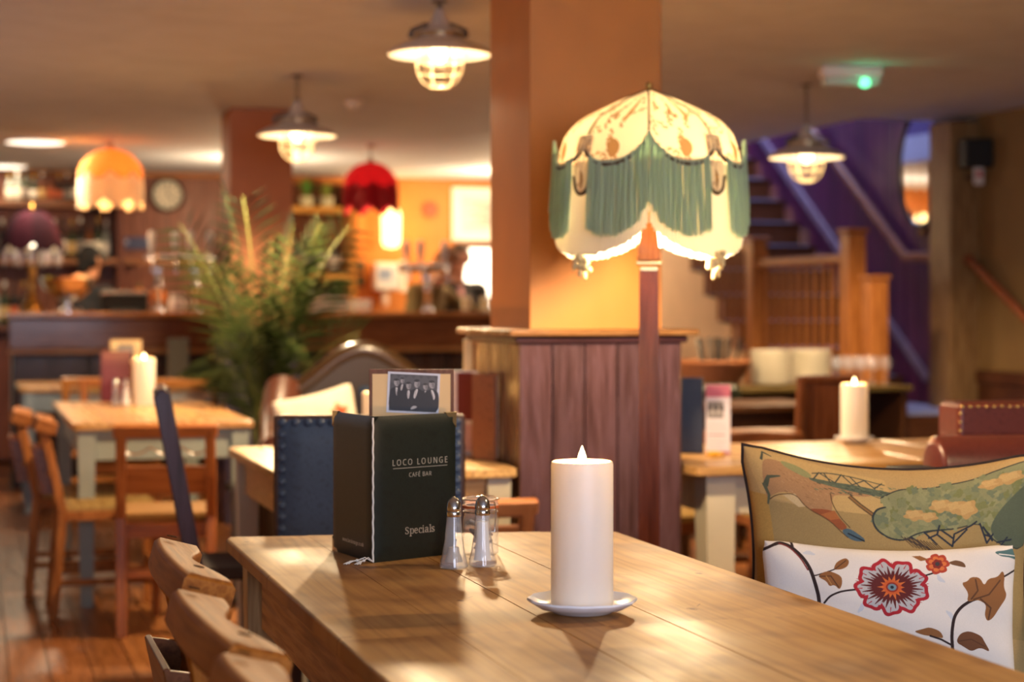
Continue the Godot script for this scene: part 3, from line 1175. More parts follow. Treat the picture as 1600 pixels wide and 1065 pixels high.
func chapel_chair(label: String, at: Vector3, turn: float, hue: Array, top: float, cw: float, group := "") -> Node3D:  # the sitter looks along -z
	var t := thing("chapel_chair", label, "chair", at, turn, group)
	var w: Material = wood(hue[0], "y", 0.6)
	var wx: Material = wood(hue[0], "x", 0.62)
	var dark: Material = wood(hue[1], "x", 0.42)
	var straw := wood("a88c58", "x", 0.8, 0.4)
	part("seat", S().prism(PV([-0.2, -0.2, 0.2, -0.2, 0.175, 0.19, -0.175, 0.19]), 0.035, 0.012, Transform3D(Basis(V(1, 0, 0), V(0, 0, 1), V(0, -1, 0)), V(0, 0.445, 0))), straw, t, "rush seat")
	for s in [-1, 1]:
		part("back_post", S().beam(V(s * 0.175, 0, 0.225), V(s * 0.18, 0.44, 0.185), 0.034, 0.038, 0.005).beam(V(s * 0.18, 0.43, 0.185), V(s * (cw / 2 - 0.045), top - 0.04, 0.265), 0.03, 0.034, 0.005), w, t)
		part("leg", S().taper(V(s * 0.185, 0, -0.185), V(s * 0.185, 0.44, -0.185), 0.03, 0.036, 0.005), w, t)
		part("stretcher", S().beam(V(s * 0.182, 0.15, -0.18), V(s * 0.177, 0.15, 0.21), 0.02, 0.024, 0.004), w, t)
		part("seat_rail", S().beam(V(s * 0.183, 0.42, -0.18), V(s * 0.178, 0.42, 0.185), 0.024, 0.04, 0.004), w, t)
	part("stretcher", S().box(V(0, 0.2, -0.185), V(0.35, 0.03, 0.018), 0.004), wx, t)
	part("stretcher", S().box(V(0, 0.22, 0.205), V(0.33, 0.03, 0.018), 0.004), wx, t)
	part("seat_rail", S().box(V(0, 0.41, -0.185), V(0.35, 0.045, 0.024), 0.004), wx, t)
	# crest: a thick bowed board, its face raked with the posts
	var cr := part("crest_rail", S().prism(crescent(cw, 0.082, 0.046), 0.058, 0.009, Transform3D(Basis(V(1, 0, 0), V(0, 0.26, 0.97).normalized(), V(0, -0.97, 0.26).normalized()), V(0, top - 0.034, 0.29))), wx, t)
	for s in [-1, 1]:
		part("plug", S().lathe(V2([0.009, 0.0, 0.0088, 0.0012, 0.0, 0.0014]), 14, V(s * (cw / 2 - 0.04), top - 0.0035, 0.258), Basis(V(1, 0, 0), -0.25)), plain("4a2c16", 0.95, 0.0, 0.1), cr)
	part("back_slat", S().prism(PV([-0.18, -0.045, 0.18, -0.045, 0.18, 0.045, 0.06, 0.055, -0.06, 0.055, -0.18, 0.045]), 0.016, 0.003, Transform3D(Basis(V(1, 0, 0), -0.19), V(0, top - 0.2, 0.236))), wx, t)
	# the hymn-book box on the back
	var bx := part("book_box", S().box(V(0, 0.6, 0.228), V(0.3, 0.19, 0.012), 0.003, Basis(V(1, 0, 0), 0.2)), wx, t)
	part("box_front", S().box(V(0, 0.605, 0.284), V(0.31, 0.2, 0.012), 0.003, Basis(V(1, 0, 0), 0.2)), dark, bx)
	part("box_base", S().box(V(0, 0.515, 0.24), V(0.3, 0.012, 0.07), 0.002), dark, bx)
	for s in [-1, 1]:
		part("box_end", S().prism(PV([0.208, 0.51, 0.262, 0.51, 0.302, 0.7, 0.246, 0.69]), 0.012, 0.002, Transform3D(Basis(V(0, 0, 1), V(0, 1, 0), V(-1, 0, 0)), V(s * 0.149, 0, 0))), dark, bx)
	return t


func slat_chair(called: String, label: String, at: Vector3, turn: float, hex: String, seat_mat: Material, top: float, w: float, crest: float, slat_y: float, slat_h: float, post := 0.04) -> Node3D:
	var t := thing(called, label, "chair", at, turn)
	var m: Material = wood(hex, "y", 0.42)
	var mx: Material = wood(hex, "x", 0.4)
	var h := w / 2
	part("seat", S().prism(PV([-h - 0.02, -0.21, h + 0.02, -0.21, h, 0.17, -h, 0.17]), 0.04, 0.012, Transform3D(Basis(V(1, 0, 0), V(0, 0, 1), V(0, -1, 0)), V(0, 0.455, 0))), seat_mat, t)
	for s in [-1, 1]:
		part("back_post", S().beam(V(s * (h - 0.005), 0, 0.225), V(s * h, 0.46, 0.185), post, post, 0.004).beam(V(s * h, 0.45, 0.185), V(s * (h - 0.005), top, 0.29), post, post * 0.9, 0.005), m, t)
		part("leg", S().taper(V(s * h, 0, -0.18), V(s * h, 0.44, -0.18), 0.03, 0.04, 0.004), m, t)
		part("stretcher", S().beam(V(s * h, 0.17, -0.18), V(s * h, 0.17, 0.215), 0.02, 0.026, 0.004), m, t)
	part("seat_rail", S().box(V(0, 0.405, -0.185), V(w, 0.06, 0.022), 0.003), mx, t)
	part("seat_rail", S().box(V(0, 0.405, 0.18), V(w, 0.06, 0.022), 0.003), mx, t)
	part("stretcher", S().box(V(0, 0.24, 0.205), V(w, 0.032, 0.02), 0.004), mx, t)
	part("stretcher", S().box(V(0, 0.2, -0.18), V(w, 0.03, 0.02), 0.004), mx, t)
	var z_at := func(y: float) -> float: return lerpf(0.185, 0.29, (y - 0.46) / (top - 0.46))
	var rake := Basis(V(1, 0, 0), atan2(0.105, top - 0.46))
	part("crest_rail", S().box(V(0, top - 0.012, z_at.call(top - 0.01)), V(w + 0.05, 0.05, 0.034), 0.008, rake), mx, t)
	var sc := PackedVector2Array([Vector2(-h, 0.03), Vector2(-h, -0.02)])
	for i in 25:
		var q := float(i) / 24
		sc.append(Vector2(lerpf(-h, h, q), -0.012 - crest * absf(sin(q * PI * 3))))
	sc.append_array([Vector2(h, -0.02), Vector2(h, 0.03)])
	part("shaped_rail", S().prism(sc, 0.016, 0.002, Transform3D(rake, V(0, top - 0.065, z_at.call(top - 0.06)))), mx, t)
	part("back_slat", S().box(V(0, slat_y, z_at.call(slat_y)), V(w, slat_h, 0.018), 0.004, rake), mx, t)
	return t


func dining() -> void:
	# --- the table in front: five pine boards, drawn with their own grain
	var im := Image.create(1024, 1024, false, Image.FORMAT_RGB8)
	var nz := FastNoiseLite.new()
	nz.seed = 5
	nz.frequency = 0.01
	nz.fractal_octaves = 3
	var light := C("be8e52")
	var deep := C("7a4e2a")
	for x in 1024:
		var k := int(x / 1024.0 * 5)
		for y in 1024:
			var px := x * 0.88
			var py := y * 2.4
			var warp := nz.get_noise_3d(px * 0.5, py * 0.09, k * 90.0) * 46.0
			var ring := sin((px + warp + k * 37) * 0.19) * 0.5 + 0.5
			var fine := nz.get_noise_3d(px * 7.0, py * 0.14, 300.0 + k * 50) * 0.5 + 0.5
			var big := nz.get_noise_3d(px * 0.35, py * 0.35, 700.0) * 0.5 + 0.5
			var g := 0.2 * pow(ring, 3.0) + 0.36 * fine + 0.5 * smoothstep(0.45, 0.75, big) - 0.12
			var c := light.lerp(deep, clampf(g, 0.0, 1.0))
			im.set_pixel(x, y, c)
	for k in 26:  # knots and scratches
		var c := Vector2(rng.randf() * 1024, rng.randf() * 1024)
		if k < 12:
			fill(im, blob(c, Vector2(9, 5) * rng.randf_range(0.6, 1.2), 0.1, 3), C("94632f"))
			fill(im, blob(c, Vector2(5, 2.6), 0.1, 3), C("6e4420"))
		line(im, [c + Vector2(20, 9), c + Vector2(20 + rng.randf_range(-40, 40), rng.randf_range(4, 24))], 1.6, C("86582a"))
	var pine := picture("pine", im, 0.34)
	pine.uv1_scale = V(1.0 / 0.88, 1.0 / 2.4, 1)
	pine.roughness_texture = noise_tex("polish", 0.006, [C("808080"), C("d8d8d8"), C("ffffff")], 5)
	pine.roughness = 0.62
	pine.metallic_specular = 0.3
	var edges := [0.535, 0.712, 0.882, 1.066, 1.222, 1.388]
	var t := thing("dining_table", "long waxed pine table in front, with white candle and green menu on it", "table", gp(0.96, 0, 2.65))
	var fb := func(u: float) -> float: return 3.924 - (u - 0.537) * 0.17  # the far end is cut a little askew
	for k in 5:
		var a: float = edges[k] + (0.0 if k == 0 else (-0.0062 if k == 4 else 0.0012))
		var b: float = edges[k + 1] - (0.0 if k == 4 else (-0.0062 if k == 0 else 0.0012))
		var poly := PackedVector2Array()
		var r := 0.028
		var fa: float = fb.call(a)
		var fbb: float = fb.call(b)
		if k == 0:
			poly = PV([b, 1.45, b, fbb, a + r, fa - 0.005, a + r * 0.3, fa - r * 0.3, a, fa - r, a, 1.48, a + r * 0.3, 1.458, a + r, 1.45])
		elif k == 4:
			poly = PV([a, fa, a, 1.45, b - r, 1.45, b - r * 0.3, 1.458, b, 1.48, b, fbb - r, b - r * 0.3, fbb - r * 0.3, b - r, fbb])
		else:
			poly = PV([a, 1.45, b, 1.45, b, fbb, a, fa])
		for i in poly.size():
			poly[i] -= Vector2(0.96, 2.65)
		part("board", S().prism(poly, 0.032, 0.0 if k in [1, 2, 3] else 0.006, Transform3D(FLAT, V(0, 0.754, 0))), pine, t)
	var cream := wood("cfae7c", "y", 0.5)
	var creamz := wood("c09058", "z", 0.5)
	for d in [[-0.365, -1.15], [0.37, -1.03], [-0.365, 1.1], [0.37, 1.1]]:
		part("leg", S().taper(V(d[0] * 0.99, 0, d[1] * 0.995), V(d[0], 0.737, d[1]), 0.05, 0.066, 0.004), cream, t)
	for s in [-1, 1]:
		part("apron", S().box(V(s * 0.37, 0.672, 0.0), V(0.022, 0.13, 2.06), 0.003), creamz, t)
	part("apron", S().box(V(0, 0.672, -1.09), V(0.68, 0.13, 0.022), 0.003, Basis(V(0, 1, 0), -0.165)), wood("c8a070", "x"), t)
	part("apron", S().box(V(0, 0.672, 1.1), V(0.67, 0.13, 0.022), 0.003), wood("c8a070", "x"), t)
	# --- other tables
	var pt := [wood("c89a5c", "z", 0.36, 0.2), wood("c0905a", "z", 0.38, 0.5), wood("d0a468", "z", 0.36, 0.8)]
	var gp1 := paint("8f958c", 0.55)
	table("pine topped table with grey-green painted legs at the left, set with candle and red menu", 0.42, 1.19, 7.74, 9.6, 0.78, 5, pt, gp1, gp1, 0.075, 0.05, 0.13, 0.06)
	table("pine topped table with blue-grey legs farthest back, just before the bar", 0.3, 1.52, 11.35, 12.25, 0.78, 6, pt, paint("7c8a94", 0.55), paint("7c8a94", 0.55), 0.07, 0.05, 0.12, 0.06)
	table("small pine table with cream legs between the blue chair and the pillar", 0.89, 1.645, 5.33, 6.44, 0.77, 5, [wood("d8b27a", "z", 0.36, 0.1), wood("d0a66c", "z", 0.36, 0.4)], paint("c0b8a0", 0.55), wood("c8a270", "x"), 0.075, 0.06, 0.13, 0.06)
	table("pine table with chunky cream legs right of the pillar, holding a lit candle", 2.262, 3.72, 5.4, 6.32, 0.75, 5, [wood("d0a468", "x", 0.34, 0.3), wood("c89c60", "x", 0.36, 0.6)], paint("d8cdb4", 0.55), paint("d0c4aa", 0.55), 0.105, 0.085, 0.14, 0.12)
	table("dark wooden table beside the serving station", 3.25, 3.85, 7.52, 8.1, 0.82, 4, [wood("5e3e26", "x", 0.6, 0.3)], wood("3c2618", "y"), wood("3c2618", "x"), 0.07, 0.06, 0.1, 0.05)
	# --- chapel chairs along the front table, backs to the left
	var turn := PHI - PI / 2
	var hue := ["b06a28", "7a4a28"]
	var n := 0
	for d in [[2.97, -0.555, "honey wooden chapel chair at the far left corner of the front table", 0.0], [2.4, -0.408, "honey wooden chapel chair second along the left of the front table", 0.04], [1.93, -0.262, "honey wooden chapel chair nearest the camera, crest cut off by the picture's edge", 0.07]]:
		# the crest's middle lies at d, x; the seat in front of it
		var p := V(d[1], 0, -d[0]) + V(cos(PHI), 0, -sin(PHI)) * 0.27
		chapel_chair(d[2], p, turn + d[3], hue, 0.87, 0.465, "chapel chairs along the front table")
	# --- chairs round the left table
	var hue2 := ["a86a38", "7c4626"]
	chapel_chair("brown chapel chair with book box, nearer of two left of the grey-green table", V(-1.89, 0, -7.45) + V(cos(PHI), 0, -sin(PHI)) * 0.2, turn, hue2, 0.83, 0.44, "chapel chairs left of the grey-green table")
	chapel_chair("brown chapel chair with book box, farther of two left of the grey-green table", V(-2.12, 0, -7.95) + V(cos(PHI), 0, -sin(PHI)) * 0.2, turn - 0.03, hue2, 0.83, 0.44, "chapel chairs left of the grey-green table")
	var rush := wood("946c3a", "x", 0.7)
	slat_chair("slat_back_chair", "orange wooden slat back chair at the near end of the grey-green table", V(-1.375, 0, -7.14), PHI - 0.12, "b8703a", rush, 0.81, 0.345, 0.03, 0.605, 0.115)
	slat_chair("slat_back_chair", "orange wooden chair at the far end of the grey-green table", gp(0.8, 0, 10.05), PHI + PI, "b8703a", rush, 0.86, 0.36, 0.02, 0.66, 0.1)
	slat_chair("slat_back_chair", "wooden chair with its back to us at the farthest table", gp(0.75, 0, 11.2), PHI, "b87a40", rush, 0.84, 0.4, 0.02, 0.64, 0.1)
	slat_chair("slat_back_chair", "second wooden chair at the farthest table, nearer the palm", gp(1.25, 0, 11.2), PHI, "b87a40", rush, 0.83, 0.38, 0.02, 0.64, 0.1)
	# --- purple chair seen edge on
	slat_chair("painted_chair", "purple painted chair seen edge on behind the front table's corner", V(-1.08, 0, -5.62) + V(cos(0.2), 0, -sin(0.2)) * 0.27, 0.2 - PI / 2, "3e2834", cloth("3a2a26"), 1.01, 0.36, 0.02, 0.8, 0.12, 0.058)
	# --- blue leather chair with its back to us
	blue_chair()
	slat_chair("slat_back_chair", "pale wooden chair tucked under the small table beside the pillar", gp(1.42, 0, 5.28), PHI, "c07c4c", rush, 0.7, 0.3, 0.05, 0.6, 0.07)
	# --- chairs round the right table
	for d in [[2.62, 6.68, "wooden chapel chair behind the right table beside the upright menus"], [3.16, 6.68, "wooden chapel chair behind the right table in line with the candle"]]:
		chapel_chair(d[2], gp(d[0], 0, d[1]), PHI + PI, ["8a5634", "6c4024"], 0.765, 0.46)
	chapel_chair("orange chapel chair under the right table by the leather armchair", gp(3.15, 0, 5.22), PHI, ["c08444", "7c4626"], 0.74, 0.4)
	# --- carved back chair near the serving station
	var p := far(1266, 480, 7.95)
	p.y = 0
	var t2 := thing("dining_chair", "dark brown high back wooden chair with tapering panelled back beyond the right table", "chair", p, PHI - 0.1)
	var br := wood("6e3f22", "y", 0.35)
	part("back_panel", S().prism(PV([-0.105, 0.5, 0.105, 0.5, 0.12, 0.93, 0.07, 0.965, -0.07, 0.965, -0.12, 0.93]), 0.02, 0.004, Transform3D(Basis.IDENTITY, V(0, 0, 0.2))), br, t2)
	for s in [-1, 1]:
		part("back_post", S().beam(V(s * 0.17, 0, 0.21), V(s * 0.118, 0.96, 0.21), 0.035, 0.035, 0.006), br, t2)
		part("leg", S().taper(V(s * 0.2, 0, -0.2), V(s * 0.2, 0.45, -0.2), 0.035, 0.045), br, t2)
	part("seat", S().box(V(0, 0.465, 0), V(0.44, 0.035, 0.42), 0.01), br, t2)
	part("crest_rail", S().box(V(0, 0.96, 0.205), V(0.28, 0.035, 0.035), 0.012), br, t2)


func blue_chair() -> void:
	var c := far(571, 480, 4.72)
	c.y = 0.0
	var t := thing("leather_chair", "blue leather chair with studded square back behind the green menu", "chair", c + V(0, 0, -0.2), 0.06)
	var blue := leather("42526a", 0.42)
	var fr := wood("5a3a28", "y", 0.4)
	var hw := 0.243
	var rows := []
	for i in 15:
		var row := PackedVector3Array()
		for j in 15:
			var x := float(j) / 14 * 2 - 1
			var y := float(i) / 14 * 2 - 1
			row.append(V(x * hw, 0.755 + y * 0.23, 0.235 + 0.014 * sqrt(maxf(0.0, (1 - pow(x, 8)) * (1 - pow(y, 8)))) + 0.006 * (1 - x * x) * (1 - y * y)))
		rows.append(row)
	part("back_upholstery", S().grid(rows), blue, t)
	part("back_board", S().box(V(0, 0.755, 0.222), V(0.5, 0.468, 0.03), 0.006), fr, t)
	for s in [-1, 1]:
		part("back_post", S().beam(V(s * 0.225, 0, 0.24), V(s * 0.225, 0.54, 0.222), 0.04, 0.04, 0.004), fr, t)
		part("leg", S().taper(V(s * 0.22, 0, -0.2), V(s * 0.22, 0.43, -0.2), 0.035, 0.045), fr, t)
		part("seat_rail", S().box(V(s * 0.225, 0.42, 0.01), V(0.03, 0.06, 0.42), 0.003), fr, t)
	part("seat", S().box(V(0, 0.47, 0.0), V(0.49, 0.08, 0.44), 0.03), blue, t)
	part("seat_rail", S().box(V(0, 0.42, -0.2), V(0.44, 0.06, 0.03), 0.003), fr, t)
	var stud := S().ball(Vector3.ZERO, V(0.012, 0.012, 0.008), 10).done()
	var sm := leather("42526a", 0.42)
	for k in 15:
		for s in [-1, 1]:
			part("stud", stud, sm, t).position = V(s * (hw - 0.016), 0.54 + k * 0.0307, 0.243)
	for k in 13:
		part("stud", stud, sm, t).position = V(-hw + 0.05 + k * 0.0322, 0.97, 0.243)


# ---------- things on the front table ----------

func lettering(text: String, font: String, size: float, width: float, m: Material, parent: Node3D, at: Vector3, spacing := 0) -> MeshInstance3D:  # one line, centred on at, width metres wide
	var f := SystemFont.new()
	f.font_names = PackedStringArray([font])
	var fv := FontVariation.new()
	fv.base_font = f
	fv.spacing_glyph = spacing
	var tm := TextMesh.new()
	tm.text = text
	tm.font = fv
	tm.font_size = int(size)
	tm.pixel_size = 0.01
	tm.depth = 0.02
	tm.curve_step = 1.0
	var box := tm.get_aabb()
	var k := width / maxf(box.size.x, 0.01)
	var o := part("lettering", tm, m, parent)
	o.scale = V(k, k, minf(k, 0.03))
	o.position = at - V((box.position.x + box.size.x / 2) * k, (box.position.y + box.size.y / 2) * k, 0)
	return o


func candle(label: String, at: Vector3, r: float, h: float, energy: float, plate := 0.0) -> void:
	var t := thing("pillar_candle", label, "candle", at + V(0, 0.012 if plate > 0 else 0.0, 0), 0.0, "lit white pillar candles")
	var wax := StandardMaterial3D.new()
	if mats.has("wax"):
		wax = mats["wax"]
	else:
		wax.albedo_color = C("f4efe6")
		wax.roughness = 0.4
		wax.backlight_enabled = true
		wax.backlight = Color(0.75, 0.72, 0.66)
		mats["wax"] = wax
	part("wax", S().lathe(V2([0.0, 0.0, r * 0.97, 0.0, r, 0.004, r, h * 0.5, r, h - 0.006, r * 0.975, h - 0.001, r * 0.93, h, r * 0.86, h - 0.004, r * 0.7, h - 0.014, r * 0.4, h - 0.018, 0.0, h - 0.019]), 48), wax, t)
	part("wick", S().tube([V(0, h - 0.02, 0), V(0, h - 0.008, 0), V(0.002, h + 0.002, 0)], 0.0013, 6), plain("2a2018"), t)
	var fl := part("flame", flame_shape(0.038), glow("ffe0a0", 16.0), t)
	fl.position.y = h - 0.012
	omni(V(0, 0.012, 0), "ffb860", energy, 0.008, fl)
	if plate > 0:
		var prof := V2([0.0, 0.002, plate * 0.55, 0.002, plate * 0.6, 0.006, plate * 0.8, 0.01, plate * 0.97, 0.019, plate, 0.022, plate * 0.985, 0.025, plate * 0.8, 0.015, plate * 0.62, 0.011, plate * 0.4, 0.0105, 0.0, 0.0105])
		var s := S().lathe(prof, 64)
		for i in s.v.size():  # a gently scalloped rim
			var q := s.v[i]
			var k := 1.0 + 0.02 * cos(atan2(q.x, q.z) * 12) * smoothstep(plate * 0.7, plate, Vector2(q.x, q.z).length())
			s.v[i] = V(q.x * k, q.y, q.z * k)
		single("saucer", s, plain("e8e8ec", 0.2), "white scalloped saucer under " + label.replace("lit ", "the "), "saucer", at, 0.0, "candle saucers")


func shaker(label: String, at: Vector3, content: String, fill_to: float, k := 1.0) -> void:
	var t := thing("salt_shaker" if "salt" in label else "pepper_shaker", label, "shaker", at, 0.3)
	var g := pane("f4f8ff", 0.2, 0.05, 0.9)
	part("glass_body", S().lathe(V2([0.0, 0.0005, 0.025, 0.0005, 0.0275, 0.003, 0.0272, 0.008, 0.0225, 0.026, 0.0175, 0.055, 0.0145, 0.09, 0.0135, 0.103, 0.0, 0.104]).map(func(p): return p * k), 10), g, t)
	part("filling", S().lathe(V2([0.0, 0.012, 0.018, 0.0125, 0.016, 0.02, 0.0125, minf(0.055, fill_to * 0.7), 0.0105, minf(0.088, fill_to), 0.0, fill_to]).map(func(p): return p * k), 12), plain(content, 0.95), t)
	part("cap", S().lathe(V2([0.0, 0.099, 0.0142, 0.099, 0.0148, 0.101, 0.0148, 0.108, 0.0138, 0.1095, 0.0145, 0.111, 0.0145, 0.117, 0.0138, 0.119, 0.0125, 0.1265, 0.0085, 0.132, 0.004, 0.135, 0.003, 0.137, 0.0, 0.1375]).map(func(p): return p * k), 24), plain("d8d4cc", 0.16, 1.0), t)


func cover(called: String, m: Material, parent: Node3D, w: float, h: float) -> MeshInstance3D:  # a padded leatherette cover in its own xy, w wide from 0
	var rows := []
	for i in 21:
		var row := PackedVector3Array()
		for j in 15:
			var x := float(j) / 14
			var y := float(i) / 20
			var e := minf(minf(x, 1 - x) * w, minf(y, 1 - y) * h)
			row.append(V(x * w, y * h, 0.0005 + 0.0035 * smoothstep(0.0, 0.012, e) - 0.0012 * (smoothstep(0.003, 0.006, e) - smoothstep(0.006, 0.009, e))))
		rows.append(row)
	return part(called, S().grid(rows).box(V(w / 2, h / 2, -0.0015), V(w, h, 0.004), 0.001), m, parent)


func front_table_things() -> void:
	# the green menu, standing open in a V with its fold towards us
	var base := on(583, 879, 0.7705)
	var t := thing("menu", "dark green leatherette folded menu with silver lettering standing on the front table", "menu", base, 0.0)
	var green := leather("141d18", 0.4)
	var olive := leather("181b12", 0.42)
	var silver := plain("d8d4c8", 0.35, 0.6)
	var h := 0.286
	var rx := V(0.7636, 0, -0.6457)
	var lx := V(0.4657, 0, 0.885)
	var right := cover("front_cover", green, t, 0.205, h)
	right.basis = Basis(rx, Vector3.UP, rx.cross(Vector3.UP))
	var left := cover("back_cover", olive, t, 0.205, h)
	left.basis = Basis(lx, Vector3.UP, lx.cross(Vector3.UP))
	left.position = -lx * 0.205
	lettering("LOCO LOUNGE", "Droid Sans", 40, 0.137, silver, right, V(0.113, 0.193, 0.0038), 7)
	lettering("CAFÉ BAR", "Droid Sans", 40, 0.056, silver, right, V(0.113, 0.1685, 0.0038), 3)
	lettering("Specials", "Droid Serif", 40, 0.073, silver, right, V(0.112, 0.055, 0.0038))
	part("rule", S().box(V(0.113, 0.1815, 0.0042), V(0.135, 0.001, 0.0006), 0.0), silver, right)
	lettering("www.locolounge.co.uk", "Droid Serif", 40, 0.11, silver, left, V(0.112, 0.03, 0.0038))
	for y in [0.0, h]:
		part("corner", S().prism(PV([-0.002, -0.002, 0.03, -0.002, -0.002, 0.03]) if y == 0.0 else PV([-0.002, h + 0.002, 0.03, h + 0.002, -0.002, h - 0.03]), 0.007, 0.001, Transform3D(Basis.IDENTITY, V(0, 0, -0.001))), plain("c8b890", 0.25, 0.9), left)
		part("corner", S().prism(PV([0.207, -0.002, 0.177, -0.002, 0.207, 0.03]) if y == 0.0 else PV([0.207, h + 0.002, 0.177, h + 0.002, 0.207, h - 0.03]), 0.007, 0.001, Transform3D(Basis.IDENTITY, V(0, 0, -0.001))), plain("c8b890", 0.25, 0.9), right)
	part("inner_page", S().box(V(0.1, h / 2, -0.006), V(0.195, h - 0.012, 0.001), 0.0), plain("e8e0d0", 0.8), right)
	part("inner_page", S().box(V(0.1, h / 2, -0.006), V(0.195, h - 0.012, 0.001), 0.0), plain("e8e0d0", 0.8), left)
	var cord := cloth("d8d4cc")
	var cp := []
	for i in 30:
		var q := float(i) / 29
		cp.append(V(0.0006 * sin(q * 120), lerpf(h - 0.002, 0.002, q), 0.0035))
	var cd := part("cord", S().tube(cp, 0.0022, 6), cord, t, "white cord down the fold")
	cd.add_child(_tassel(V(-0.028, 0.004, 0.03), cord, cp[-1]), true)
	cd.add_child(_tassel(V(-0.05, 0.004, 0.026), cord, cp[-1]), true)
	# card with a photograph stuck on, standing in the menu
	var pc := far(643, 480, 3.72)
	pc.y = 0.7705
	var pb := thing("photo_card", "tan card with a black and white photo of suited men, in the green menu", "card", pc, -0.02)
	part("backing", S().box(V(0, 0.186, 0), V(0.176, 0.371, 0.006), 0.001), wood("6e4c3c", "y", 0.5), pb)
	part("card", S().box(V(0, 0.181, 0.0035), V(0.162, 0.361, 0.001), 0.0), plain("d8bc8c", 0.7), pb)
	var im := Image.create(324, 252, false, Image.FORMAT_RGB8)
	im.fill(C("c4ccdc"))
	im.fill_rect(Rect2i(14, 12, 296, 228), C("44464c"))
	for k in 6:
		fill(im, blob(Vector2(42 + k * 47, 44), Vector2(26, 26), 0.1, 3), C("505258"))
	var men := [[56, 66, 22, -0.1], [92, 52, 16, 0.1], [132, 82, 21, 0.0], [184, 68, 24, 0.22], [236, 84, 19, -0.2], [276, 70, 24, -0.25]]
	for d in men:
		var c := Vector2(d[0], d[1])
		var r: float = d[2]
		fill(im, [c + Vector2(-r * 1.9, r * 1.9), c + Vector2(-r * 0.4, r * 1.2), c + Vector2(r * 0.4, r * 1.2), c + Vector2(r * 1.9, r * 1.9), Vector2(c.x + r * 2.1, 240), Vector2(c.x - r * 2.1, 240)], C("1e2028"))
		var lean: float = d[3] * 60.0
		fill(im, [c + Vector2(-r * 0.36, r * 1.3), c + Vector2(r * 0.36, r * 1.3), c + Vector2(r * 0.42 - lean, r * 3.2), c + Vector2(-lean, r * 4.0), c + Vector2(-r * 0.3 - lean, r * 3.2)], C("c8c8cc"))
		line(im, [c + Vector2(-r * 0.2, r * 1.4), c + Vector2(-lean * 0.8, r * 3.4)], 3, C("77787e"))
		fill(im, blob(c, Vector2(r * 0.74, r), 0.02, 2, d[3]), C("9a9a9e"))
		fill(im, blob(c + Vector2(-r * 0.1, -r * 0.82), Vector2(r * 0.74, r * 0.36), 0.03, 3), C("2a2a2e"))
		fill(im, blob(c + Vector2(r * 0.36, r * 0.1), Vector2(r * 0.34, r * 0.8), 0.02, 2, d[3]), C("727278"))
		fill(im, blob(c + Vector2(-r * 0.25, -r * 0.02), Vector2(r * 0.15, r * 0.08)), C("4a4a50"))
		fill(im, blob(c + Vector2(r * 0.25, -r * 0.02), Vector2(r * 0.15, r * 0.08)), C("4a4a50"))
		line(im, [c + Vector2(-r * 0.25, r * 0.5), c + Vector2(r * 0.25, r * 0.5)], 2.5, C("55555a"))
	fill(im, blob(Vector2(168, 216), Vector2(20, 9), 0.1, 3, -0.4), C("a8a8ac"))
	weave(im, 0.08)
	var ph := S()
	ph.face([V(-0.054, -0.042, 0.001), V(0.054, -0.042, 0.001), V(0.054, 0.042, 0.001), V(-0.054, 0.042, 0.001)], [Vector2(0, 1), Vector2(1, 1), Vector2(1, 0), Vector2(0, 0)])
	ph.box(V(0, 0, 0.0003), V(0.1085, 0.0845, 0.0012), 0.0)
	var po := part("photograph", ph, picture("men", im, 0.4), pb)
	po.position = V(0.004, 0.322, 0.0045)
	po.rotation.z = -0.045
	# salt, pepper and the clip top jar
	shaker("tapered glass pepper shaker with chrome cap beside the green menu", on(709, 887, 0.7705), "b8b0a4", 0.04)
	shaker("tapered glass salt shaker with chrome cap in front of the clip top jar", on(754, 884, 0.7705), "f4f4f4", 0.086)
	var jar := thing("clip_jar", "small clip top glass jar with orange rubber seal behind the salt shaker", "jar", on(751, 866, 0.7705), 0.5)
	part("glass_body", S().lathe(V2([0.0, 0.001, 0.032, 0.001, 0.036, 0.005, 0.036, 0.07, 0.033, 0.082, 0.031, 0.088, 0.034, 0.091, 0.034, 0.095]), 32), pane("f4fbf8", 0.16, 0.04, 0.9), jar)
	part("glass_lid", S().lathe(V2([0.0, 0.1, 0.034, 0.1, 0.036, 0.104, 0.035, 0.112, 0.028, 0.118, 0.0, 0.119]), 32), pane("f4fbf8", 0.2, 0.04, 0.9), jar)
	part("rubber_seal", S().lathe(V2([0.03, 0.0955, 0.037, 0.0955, 0.0375, 0.098, 0.037, 0.1005, 0.03, 0.1005]), 32), plain("c8602c", 0.6), jar)
	part("wire_clip", S().tube([V(-0.012, 0.05, 0.037), V(-0.014, 0.09, 0.041), V(-0.01, 0.11, 0.04), V(0.01, 0.11, 0.04), V(0.014, 0.09, 0.041), V(0.012, 0.05, 0.037), V(-0.012, 0.05, 0.038)], 0.0014, 6).tube(range(25).map(func(i): return V(sin(TAU * i / 24) * 0.035, 0.0875, cos(TAU * i / 24) * 0.035)), 0.0014, 6, false).tube(range(25).map(func(i): return V(sin(TAU * i / 24) * 0.0365, 0.113, cos(TAU * i / 24) * 0.0365)), 0.0014, 6, false), plain("c8c8c8", 0.25, 1.0), jar)
	for k in 5:
		part("sachet", S().box(V(0.008 * sin(k * 2.4), 0.022 + 0.009 * k, 0.01 * cos(k * 2.4)), V(0.036, 0.006, 0.026), 0.002, Basis.from_euler(V(0.4 * sin(k), k * 0.9, 0.5))), plain(["6a3c40", "c8b8a8", "54342c", "8a5a4c", "d0c4b8"][k], 0.6), jar)
	candle("lit white pillar candle on the front table", on(909.5, 957, 0.7705), 0.051, 0.236, 0.26, 0.089)
	# cushions on the dark bench
	bench()


